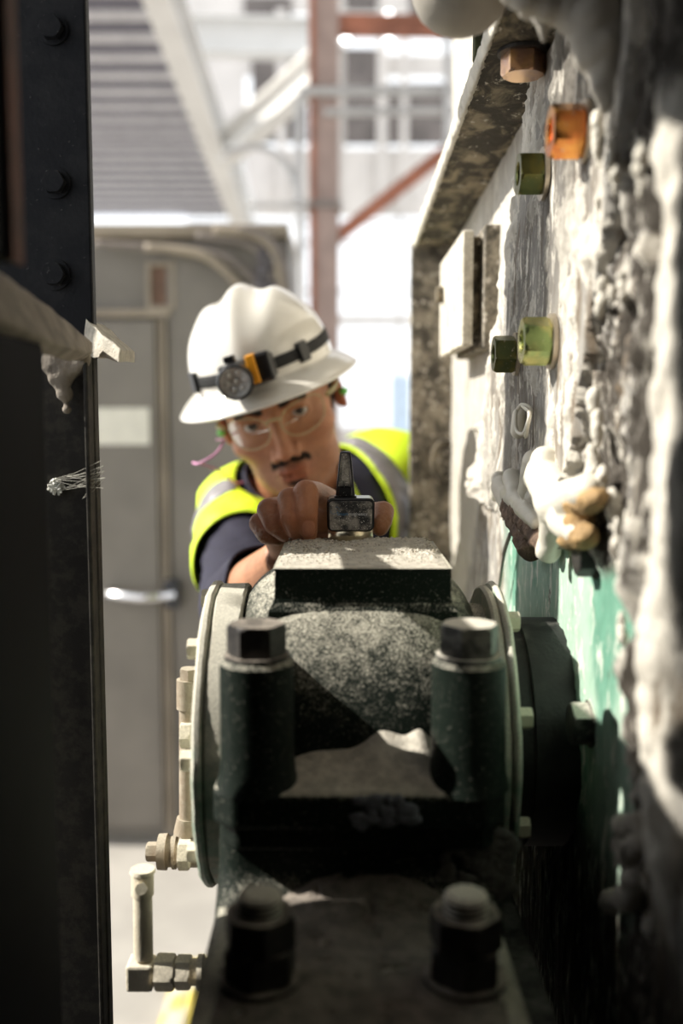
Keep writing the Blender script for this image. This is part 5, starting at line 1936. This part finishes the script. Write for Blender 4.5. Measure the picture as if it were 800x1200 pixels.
def brow_s(s):
    def f(r):
        t = r.random(); x = 0.012 + 0.036 * t
        z = 0.0205 + 0.006 * math.sin(min(1, t * 1.35) * math.pi * 0.62) - 0.004 * max(0, t - 0.6) * 2
        return (s * x, z + r.uniform(-1, 1) * 0.0042 * (1 - 0.6 * t))
    return f


for s in (-1, 1):
    strands('eyebrow', 900, brow_s(s), 0.0085, lambda p, r, s=s: (s * 1.0, 0, 0.35 + 0.5 * r.uniform(-1, 1)), 0.00034, seed=3 + s)
strands('moustache', 1100, lambda r: ((lambda u: (u * 0.0310, -0.0575 - 0.0105 * abs(u) ** 1.8 + r.gauss(0, 0.55) * 0.0052 * (0.7 + 0.35 * abs(u))))(r.uniform(-1, 1))), 0.0062, lambda p, r: (np.sign(p[0]) * 0.9, 0, -0.8 + 0.3 * r.uniform(-1, 1)), 0.00019, seed=9)
strands('chin_tuft', 260, lambda r: (r.gauss(0, 0.0055), -0.0885 + r.gauss(0, 0.0030)), 0.005, lambda p, r: (0.2 * r.uniform(-1, 1), 0, -1), 0.00024, seed=10)


def side_hair(s):
    def f(r):
        return None
    rnd = random.Random(20 + s); bm = BM()
    D = []
    for _ in range(1500):
        y = rnd.uniform(-0.022, 0.085); z = rnd.uniform(-0.02, 0.05) - 0.3 * max(0, y - 0.03)
        if y < -0.005 and z < -0.005 - 1.2 * (y + 0.02): pass
        D.append((s * 0.075, y, z))
    D = np.array(D) - HCN; D /= np.linalg.norm(D, axis=1)[:, None]
    Pp, _ = surf(head_sdf, D)
    for p_ in Pp:
        a = Vector(p_); g_ = (a - Vector((0, 0.01, 0.03))).normalized()
        d = Vector((0, 0.4, -1)).normalized(); L = rnd.uniform(0.006, 0.012)
        c = a + d * L + g_ * 0.002; sd2 = d.cross(g_).normalized() * 0.0004
        v = [bm.verts.new(HM @ k) for k in (a + sd2, a - sd2, a + g_ * 0.0006, c)]
        for f_ in ((0, 1, 3), (1, 2, 3), (2, 0, 3)): bm.faces.new([v[i] for i in f_])
    return obj('side_hair', bm, MAT['hair'], person)


for s in (-1, 1): side_hair(s)

# ---- safety glasses (a thing of its own worn on the face)
glasses = empty('safety_glasses', HM @ Vector((0, -0.10, 0)), 'clear wraparound safety glasses with yellowish rims worn on the face', 'glasses')
gm = NT('clear_lens')
tr = gm.n('ShaderNodeBsdfTransparent'); tr.inputs['Color'].default_value = (0.93, 0.93, 0.90, 1)
gl = gm.n('ShaderNodeBsdfGlossy'); gl.inputs['Roughness'].default_value = 0.03
fr = gm.n('ShaderNodeFresnel'); fr.inputs['IOR'].default_value = 1.2; mx = gm.n('ShaderNodeMixShader')
fm = gm.math('MULTIPLY', fr.outputs[0], 0.55); gm.l(fm, mx.inputs[0]); gm.l(tr.outputs[0], mx.inputs[1]); gm.l(gl.outputs[0], mx.inputs[2]); gm.l(mx.outputs[0], gm.out.inputs['Surface'])
MAT['lens'] = gm.m
rm = NT('rim_plastic')
tr = rm.n('ShaderNodeBsdfTransparent'); tr.inputs['Color'].default_value = (0.93, 0.88, 0.62, 1)
pb = rm.n('ShaderNodeBsdfPrincipled'); pb.inputs['Base Color'].default_value = (0.70, 0.66, 0.42, 1); pb.inputs['Roughness'].default_value = 0.15
mx = rm.n('ShaderNodeMixShader'); mx.inputs[0].default_value = 0.55
rm.l(tr.outputs[0], mx.inputs[1]); rm.l(pb.outputs[0], mx.inputs[2]); rm.l(mx.outputs[0], rm.out.inputs['Surface'])
MAT['rim'] = rm.m


def gl_pt(x, z):
    """wrap surface in the head frame"""
    a = x / 0.085
    return Vector((0.083 * math.sin(a), 0.006 - 0.106 * math.cos(a) - 0.10 * 0.0 + 0.12 * (z * z) + 0.10 * z * -0.6 * 0 , z))


def lens_outline(s, u):
    """u 0..1 around the lens; returns x,z"""
    an = u * 2 * math.pi
    cx, cz = 0.0375, -0.005
    ca, sa = math.cos(an), math.sin(an)
    rx = 0.0300 if ca < 0 else 0.0345
    rz = 0.0190 if sa > 0 else 0.0215
    x = cx + rx * math.copysign(abs(ca) ** 0.8, ca)
    z = cz + rz * math.copysign(abs(sa) ** 0.85, sa) + 0.10 * (x - cx)
    if sa < 0 and ca < 0: z += 0.004 * abs(ca)
    return s * x, z


for s in (-1, 1):
    bm = BM(); rings = []
    N = 56
    for k in range(9):
        f = k / 8
        row = []
        for i in range(N):
            x, z = lens_outline(s, i / N)
            cx, cz = s * 0.0375, -0.005
            row.append(bm.verts.new(HM @ gl_pt(cx + (x - cx) * (1 - f * 0.999), cz + (z - cz) * (1 - f * 0.999))))
        rings.append(row)
    for a, b in zip(rings[:-1], rings[1:]):
        for i in range(N): bm.faces.new((a[i], a[(i + 1) % N], b[(i + 1) % N], b[i]))
    o_ = obj('lens', bm, MAT['lens'], glasses, smooth=True)
    bm = BM(); add_tube(bm, [HM @ gl_pt(*lens_outline(s, i / N)) for i in range(N)], 0.0008, 6, closed=True)
    obj('lens_rim', bm, MAT['rim'], glasses, smooth=True)
    bm = BM()
    add_tube(bm, [HM @ Vector(v) for v in ((s * 0.069, -0.058, 0.004), (s * 0.079, -0.040, 0.006), (s * 0.083, -0.005, 0.006), (s * 0.081, 0.03, 0.0), (s * 0.078, 0.045, -0.02))], [0.0035, 0.003, 0.002, 0.002, 0.002], 8)
    obj('temple_arm', bm, MAT['rim'], glasses, smooth=True)
bm = BM(); add_tube(bm, [HM @ gl_pt(x, 0.001 + 0.003 * math.cos(x * 120)) for x in np.linspace(-0.011, 0.011, 9)], 0.0016, 8)
obj('nose_bridge', bm, MAT['rim'], glasses, smooth=True)

# ---- earplugs with pink cord
plugs = empty('corded_earplugs', HM @ Vector((-0.085, 0, -0.03)), 'green earplugs on a looping pink cord', 'earplugs')
MAT['plug'] = m_plain('plug_green', (0.22, 0.75, 0.15), 0.5)
for s in (-1, 1):
    bm = BM(); bmesh.ops.create_uvsphere(bm, u_segments=16, v_segments=10, radius=1, matrix=HM @ Matrix.Translation((s * 0.0855, 0.000, -0.010)) @ Matrix.Diagonal((0.006, 0.0052, 0.0052, 1)))
    obj('earplug', bm, MAT['plug'], plugs, smooth=True)
bm = BM()
add_tube(bm, arc_pts([HM @ Vector((-0.094, -0.006, -0.016)), h(262, 516, 1.24), h(252, 532, 1.22), h(233, 543, 1.22), h(226, 542, 1.24)], 8), 0.0014, 7)
add_tube(bm, arc_pts([h(232, 543, 1.25), h(243, 546, 1.26), h(258, 552, 1.29), h(268, 560, 1.33), h(280, 566, 1.38), h(310, 560, 1.47)], 8), 0.0014, 7)
obj('cord', bm, m_plain('pink_cord', (0.70, 0.30, 0.52), 0.4, var=0.1), plugs, smooth=True)

# ---- hard hat
hat = empty('hard_hat', HM @ Vector((0, 0.01, 0.06)), 'glossy white full-brim hard hat with a black headlamp band', 'hard hat')
hw = NT('hat_white')
MAT['hat'] = hw.bsdf((0.80, 0.77, 0.70), 0.16, Coat_Weight=0.5)
HH = HM @ Matrix.Translation((-0.005, 0.008, 0.0455)) @ Matrix.Rotation(R(-5), 4, 'Z') @ Matrix.Rotation(R(-2.5), 4, 'X') @ Matrix.Rotation(R(2), 4, 'Y') @ Matrix.Scale(0.885, 4)


def hat_pt(u, v):
    """u around (0 = front), v 0 crown .. 0.72 band .. 1 brim edge"""
    th = u * 2 * math.pi
    sx, sy = math.sin(th), -math.cos(th)
    vb = 0.74
    if v <= vb:
        q = v / vb
        ph = q * math.pi / 2
        rr = math.sin(ph) ** 0.92
        zz = math.cos(ph) ** 0.80
        x = 0.1035 * rr * sx; y = 0.124 * rr * sy
        z = 0.121 * zz
        # ridges: a raised middle rib front to back with a valley on each side
        k = 1 - sstep(0.30, 0.85, q)
        z += k * (0.010 * math.exp(-(x / 0.015) ** 2) - 0.003 * math.exp(-((abs(x) - 0.032) / 0.013) ** 2) + 0.004 * math.exp(-((abs(x) - 0.054) / 0.014) ** 2))
        y += -0.003 * math.exp(-(x / 0.013) ** 2) * float(sy < 0) * math.sin(q * math.pi) * abs(sy)
        # slight vertical lower wall
        return Vector((x, y, z))
    q = (v - vb) / (1 - vb)
    ex = 0.030; ey = 0.040 if sy < 0 else 0.034
    x = (0.1035 + ex * q) * sx; y = (0.124 + ey * q) * sy
    z = -0.004 * q - 0.017 * q ** 1.5 - 0.002 * abs(sy) * q + 0.005 * math.exp(-((q - 0) / .12) ** 2) * 0
    if q > 0.93: z -= 0.0015
    return Vector((x, y, z))


bm = grid_mesh(lambda u, v: HH @ hat_pt(u, max(v, 0.002)), 120, 90, closed_u=True)
# close crown
bm.verts.ensure_lookup_table()
shell = obj('hat_shell', bm, MAT['hat'], hat, smooth=True)
m_ = shell.modifiers.new('t', 'SOLIDIFY'); m_.thickness = 0.0026; m_.offset = 0
# rolled brim edge
bm = BM(); add_tube(bm, [HH @ hat_pt(i / 120, 1.0) for i in range(120)], 0.0021, 8, closed=True)
obj('brim_edge', bm, MAT['hat'], hat, smooth=True)
# raised step on the front brim
bm = grid_mesh(lambda u, v: HH @ (hat_pt((u - 0.5) * 0.16, 0.70 + 0.15 * v) + Vector((0, -0.003 * math.sin(math.pi * v), 0.0035 * math.sin(math.pi * v) * math.sin(math.pi * u) ** 0.3))), 20, 10)
obj('brim_step', bm, MAT['hat'], hat, smooth=True)
# suspension band inside
bm = BM(); add_lathe(bm, [(0.079, -0.008), (0.080, 0.014)], HH @ Matrix.Diagonal((1.0, 1.2, 1, 1)), 60, cap=False)
o_ = obj('head_band', bm, MAT['trouser'], hat, smooth=True); s2 = o_.modifiers.new('t', 'SOLIDIFY'); s2.thickness = 0.002

# ---- headlamp
lampo = empty('headlamp', HH @ Vector((0, -0.13, 0.03)), 'black and orange headlamp strapped round the hard hat', 'headlamp')
MAT['black'] = m_plain('black_plastic', (0.012, 0.012, 0.013), 0.35, var=0.2, scale=90)
MAT['webbing'] = m_plain('black_webbing', (0.015, 0.015, 0.015), 0.8, var=0.3, scale=400, bs=0.5)


def band_pt(u, w):
    """point on the hat surface for the band: u around, w across"""
    zc = 0.030 - 0.008 * math.cos(u * 2 * math.pi)
    # invert the dome height
    zt_ = max(0.001, min(0.133, zc + w))
    ph = math.acos(min(1, (zt_ / 0.134) ** (1 / 0.80)))
    v = ph / (math.pi / 2) * 0.74
    p_ = hat_pt(u, v)
    nrm = Vector((p_.x / 0.1035 ** 2, p_.y / 0.124 ** 2, p_.z / 0.134 ** 2 * 0.6)).normalized()
    return p_ + nrm * 0.0022


bm = grid_mesh(lambda u, v: HH @ band_pt(u, (v - 0.5) * 0.018), 110, 3, closed_u=True)
o_ = obj('strap', bm, MAT['webbing'], lampo, smooth=True); s2 = o_.modifiers.new('t', 'SOLIDIFY'); s2.thickness = 0.0022; s2.offset = 0
for u in (0.135, 0.865):
    c0 = HH @ band_pt(u, 0); tn_ = (HH @ band_pt(u + 0.01, 0) - c0).normalized(); w_ = (HH @ band_pt(u, 0.008) - c0).normalized(); nn_ = tn_.cross(w_).normalized()
    if nn_.dot(c0 - HH @ Vector((0, 0, 0.03))) < 0: nn_ = -nn_
    M = Matrix(((tn_.x, w_.x, nn_.x, c0.x), (tn_.y, w_.y, nn_.y, c0.y), (tn_.z, w_.z, nn_.z, c0.z), (0, 0, 0, 1)))
    bm = BM(); add_box(bm, -0.0075, 0.0075, -0.0125, 0.0125, -0.001, 0.0055, M)
    obj('strap_buckle', bm, MAT['black'], lampo, bevel=0.0012)


def surf_frame(u, w):
    c0 = HH @ band_pt(u, w); tn_ = (HH @ band_pt(u + 0.01, w) - c0).normalized(); w_ = (HH @ band_pt(u, w + 0.006) - c0).normalized()
    nn_ = tn_.cross(w_).normalized()
    if nn_.dot(c0 - HH @ Vector((0, 0, 0.03))) < 0: nn_ = -nn_
    w_ = nn_.cross(tn_)
    return Matrix(((tn_.x, w_.x, nn_.x, c0.x), (tn_.y, w_.y, nn_.y, c0.y), (tn_.z, w_.z, nn_.z, c0.z), (0, 0, 0, 1)))


LM = surf_frame(0.0, 0.002)
if (LM.to_3x3() @ Vector((1, 0, 0))).x < 0:
    LM = LM @ Matrix.Diagonal((-1, 1, 1, 1))
bm = BM(); add_box(bm, -0.026, 0.042, -0.014, 0.015, 0.0, 0.010, LM)
obj('back_plate', bm, MAT['black'], lampo, bevel=0.003)
bm = BM(); add_box(bm, 0.012, 0.041, -0.0175, 0.0185, 0.008, 0.026, LM)
obj('battery_box', bm, MAT['black'], lampo, bevel=0.004)
bm = BM(); add_lathe(bm, [(0.018, 0.006), (0.0205, 0.012), (0.0215, 0.030), (0.0215, 0.040), (0.0200, 0.043), (0.0182, 0.043), (0.0178, 0.034)], LM @ Matrix.Translation((-0.004, -0.001, 0)) @ Matrix.Rotation(R(8), 4, 'X'), 40, cap=False)
obj('lamp_bezel', bm, MAT['black'], lampo, smooth=True, autos=40)
bm = BM(); add_box(bm, 0.0135, 0.0240, -0.0150, 0.0190, 0.010, 0.0335, LM)
obj('orange_tab', bm, m_plain('orange_plastic', (0.85, 0.36, 0.02), 0.4, var=0.05), lampo, bevel=0.0015)
bm = BM(); add_box(bm, -0.012, 0.001, 0.0165, 0.0245, 0.016, 0.030, LM)
obj('switch_button', bm, MAT['black'], lampo, bevel=0.0015)
bm = BM(); add_lathe(bm, [(0.0180, 0.0400), (0.0130, 0.0340), (0.0050, 0.0300), (0.0005, 0.0295)], LM @ Matrix.Translation((-0.004, -0.001, 0)) @ Matrix.Rotation(R(8), 4, 'X'), 32, cap=False)
obj('reflector', bm, m_plain('reflector_metal', (0.85, 0.83, 0.80), 0.3, 0.5, var=0.25, scale=260, bs=1.0, bd=0.003), lampo, smooth=True)
for k in range(7):
    a = k * math.pi / 3; r_ = 0.0105 if k else 0.0
    bm = BM(); bmesh.ops.create_uvsphere(bm, u_segments=12, v_segments=8, radius=0.0030, matrix=LM @ Matrix.Translation((-0.004, -0.001, 0)) @ Matrix.Rotation(R(8), 4, 'X') @ Matrix.Translation((r_ * math.cos(a), r_ * math.sin(a), 0.0335 if k else 0.032)))
    obj('led', bm, m_plain('led_clear', (0.85, 0.85, 0.82), 0.1), lampo, smooth=True)

# ================================================================== SENSOR
sc = h(410.5, 632, 0.846)
sensor = empty('vibration_sensor', (sc.x, sc.y, sc.z), 'small black sensor with tapered antenna and metal magnet foot standing on the pad', 'sensor')
MAT['sens'] = m_dusty('sensor_plastic', (0.018, 0.018, 0.021), dust=(0.50, 0.45, 0.40), rough=0.3, lo=0.7, hi=1.4, side=0.55, speck=0.35, scale=90, bd=0.0002)
MAT['sensrim'] = m_plain('sensor_rim', (0.010, 0.010, 0.012), 0.28, var=0.2)


def rrect(bm, w, hgt, y0, y1, r, z0, taper=0.0, n=6, fr_=0.0006):
    """rounded rectangle in XZ, extruded y0..y1 with soft front edges"""
    rows = []
    for (yy, inset) in ((y1, fr_), (y1 - fr_, 0), (y0 + fr_, 0), (y0, fr_)):
        row = []
        for (sx, sz, a0) in ((1, 1, 0), (-1, 1, 90), (-1, -1, 180), (1, -1, 270)):
            for k in range(n + 1):
                an = R(a0 + 90 * k / n)
                rr = r - inset
                x = sx * (w / 2 - r) + rr * math.cos(an); z = sz * (hgt / 2 - r) + rr * math.sin(an)
                x *= 1 - taper * (0.5 - z / hgt) * 1.0 * 0.5
                row.append(bm.verts.new((sc.x + x, sc.y + yy, z0 + hgt / 2 + z)))
        rows.append(row)
    m = len(rows[0])
    for a, b in zip(rows[:-1], rows[1:]):
        for i in range(m): bm.faces.new((a[i], a[(i + 1) % m], b[(i + 1) % m], b[i]))
    bm.faces.new(rows[0]); bm.faces.new(list(reversed(rows[-1])))


zf = W(400, 632, 0.835).z - 0.001
bm = BM()
add_lathe(bm, [(0.0188, 0), (0.0194, 0.0008), (0.0194, 0.0078), (0.0188, 0.0086)], Matrix.Translation((sc.x, sc.y, zf)), 48)
ms = NT('magnet_steel'); MAT['brass'] = ms.bsdf((0.60, 0.53, 0.38), 0.28, 1.0, bump=ms.noise(60, 3), bd=0.0008, bs=0.3)
obj('magnet_foot', bm, MAT['brass'], sensor, smooth=True, autos=40)
zb_ = zf + 0.0082
bm = BM(); rrect(bm, 0.0405, 0.0280, -0.0165, 0.0165, 0.0050, zb_, taper=0.06, fr_=0.0015)
obj('sensor_body', bm, MAT['sensrim'], sensor, smooth=True, autos=35)
bm = BM(); rrect(bm, 0.0365, 0.0245, -0.0180, -0.0166, 0.0032, zb_ + 0.0012, taper=0.08, fr_=0.0005)
obj('front_panel', bm, MAT['sens'], sensor, smooth=True, autos=35)
# antenna: tapered flat mast with raised rails
bm = BM()
az0 = zb_ + 0.0275; az1 = h(404, 529, .846).z; acx = h(404.5, 580, .846).x
def mast(bm, w0, w1, d0, d1, z0, z1, cx, yo=0.0):
    rows = []
    for k in range(9):
        f = k / 8; w = w0 + (w1 - w0) * f; d = d0 + (d1 - d0) * f; z = z0 + (z1 - z0) * f
        if k == 8: w *= 0.78; d *= 0.7
        if k == 7: z += (z1 - z0) * 0.10; w = w0 + (w1 - w0) * 0.985
        c = w * 0.22
        rows.append([bm.verts.new((cx + x, sc.y + yo + y, z)) for x, y in ((-w / 2 + c, -d / 2), (w / 2 - c, -d / 2), (w / 2, -d / 2 + c), (w / 2, d / 2 - c), (w / 2 - c, d / 2), (-w / 2 + c, d / 2), (-w / 2, d / 2 - c), (-w / 2, -d / 2 + c))])
    for a, b in zip(rows[:-1], rows[1:]):
        for i in range(8): bm.faces.new((a[i], a[(i + 1) % 8], b[(i + 1) % 8], b[i]))
    bm.faces.new(list(reversed(rows[0]))); bm.faces.new(rows[-1])


mast(bm, 0.0168, 0.0092, 0.014, 0.0085, az0, az1, acx)
add_box(bm, acx - 0.0095, acx + 0.0095, sc.y - 0.009, sc.y + 0.009, az0 - 0.001, az0 + 0.0018)
obj('antenna_mast', bm, MAT['sensrim'], sensor, bevel=0.0006)
bm = BM(); mast(bm, 0.0120, 0.0064, 0.0016, 0.0012, az0 + 0.010, az1 - 0.0014, acx - 0.0002, 0)
for v in bm.verts:
    f = (v.co.z - az0) / (az1 - az0)
    v.co.y += -(0.0070 + (0.00425 - 0.0070) * f)
obj('mast_panel', bm, MAT['sens'], sensor)
bm = BM(); add_box(bm, acx - 0.0054, acx + 0.0054, sc.y - 0.0078, sc.y - 0.0060, az0 + 0.0022, az0 + 0.0092)
obj('mast_port', bm, MAT['sensrim'], sensor, bevel=0.0004)
# dust specks on the sensor
bm = BM(); rnd = random.Random(31)
for k in range(170):
    if rnd.random() < 0.7:
        x = sc.x + rnd.uniform(-0.017, 0.017); z = zb_ + rnd.uniform(0.002, 0.024); y = sc.y - 0.0181
    else:
        f = rnd.random() ** 1.5; x = acx + rnd.uniform(-0.5, 0.5) * (0.010 - 0.0045 * f); z = az0 + 0.002 + f * (az1 - az0 - 0.004); y = sc.y - (0.0078 - 0.0027 * f)
    r_ = rnd.uniform(0.00012, 0.00036)
    bmesh.ops.create_icosphere(bm, subdivisions=1, radius=r_, matrix=Matrix.Translation((x, y, z)))
tag(obj('dust_specks', bm, m_plain('pale_speck', (0.75, 0.72, 0.66), 0.9), sensor), kind='stuff')


def text(name, body_, size, loc, mat, parent):
    cu = bpy.data.curves.new(name, 'FONT'); cu.body = body_; cu.size = size; cu.extrude = 0.00008; cu.align_x = 'LEFT'
    o = bpy.data.objects.new('tmp', cu); COL.objects.link(o)
    dg = bpy.context.evaluated_depsgraph_get(); dg.update()
    me = bpy.data.meshes.new_from_object(o.evaluated_get(dg), depsgraph=dg)
    bpy.data.objects.remove(o)
    me.transform(Matrix.Translation(loc) @ Matrix.Rotation(math.pi / 2, 4, 'X'))
    w = max(v.co.x for v in me.vertices) - min(v.co.x for v in me.vertices)
    return obj_me(name, me, mat, parent), w


MAT['ink_blue'] = m_plain('ink_blue', (0.04, 0.17, 0.33), 0.6)
MAT['ink_white'] = m_plain('ink_white', (0.60, 0.60, 0.64), 0.6)
tz = h(410, 603.0, .828).z; ty = sc.y - 0.01815
x0 = h(394.5, 600, .828).x; x1 = h(406.5, 600, .828).x
o_, w_ = text('logo_lettering', 'Smart', 0.0040, Vector((x0, ty, tz - 0.0008)), MAT['ink_blue'], sensor)
o2, w2 = text('logo_lettering', 'magnetics', 0.0040, Vector((x0 + w_ + 0.0003, ty, tz - 0.0008)), MAT['ink_white'], sensor)
tag(o2, 'white half of the lettering'); tag(o_, 'blue half of the lettering')
bm = BM()
cA = h(391.5, 599.5, .828)
add_tube(bm, arc_pts([Vector((cA.x + dx, ty, cA.z + dz)) for dx, dz in ((-0.0026, 0.0012), (-0.0028, -0.0006), (-0.0012, -0.0019), (0.0010, -0.0016), (0.0028, -0.0002), (0.0018, 0.0012))], 6), 0.00035, 6, ez=0.4)
add_tube(bm, arc_pts([Vector((cA.x + dx, ty, cA.z + dz)) for dx, dz in ((0.0006, 0.0034), (0.0022, 0.0040), (0.0040, 0.0026), (0.0046, 0.0010))], 6), 0.0003, 6, ez=0.4)
obj('logo_swoosh', bm, MAT['ink_blue'], sensor)
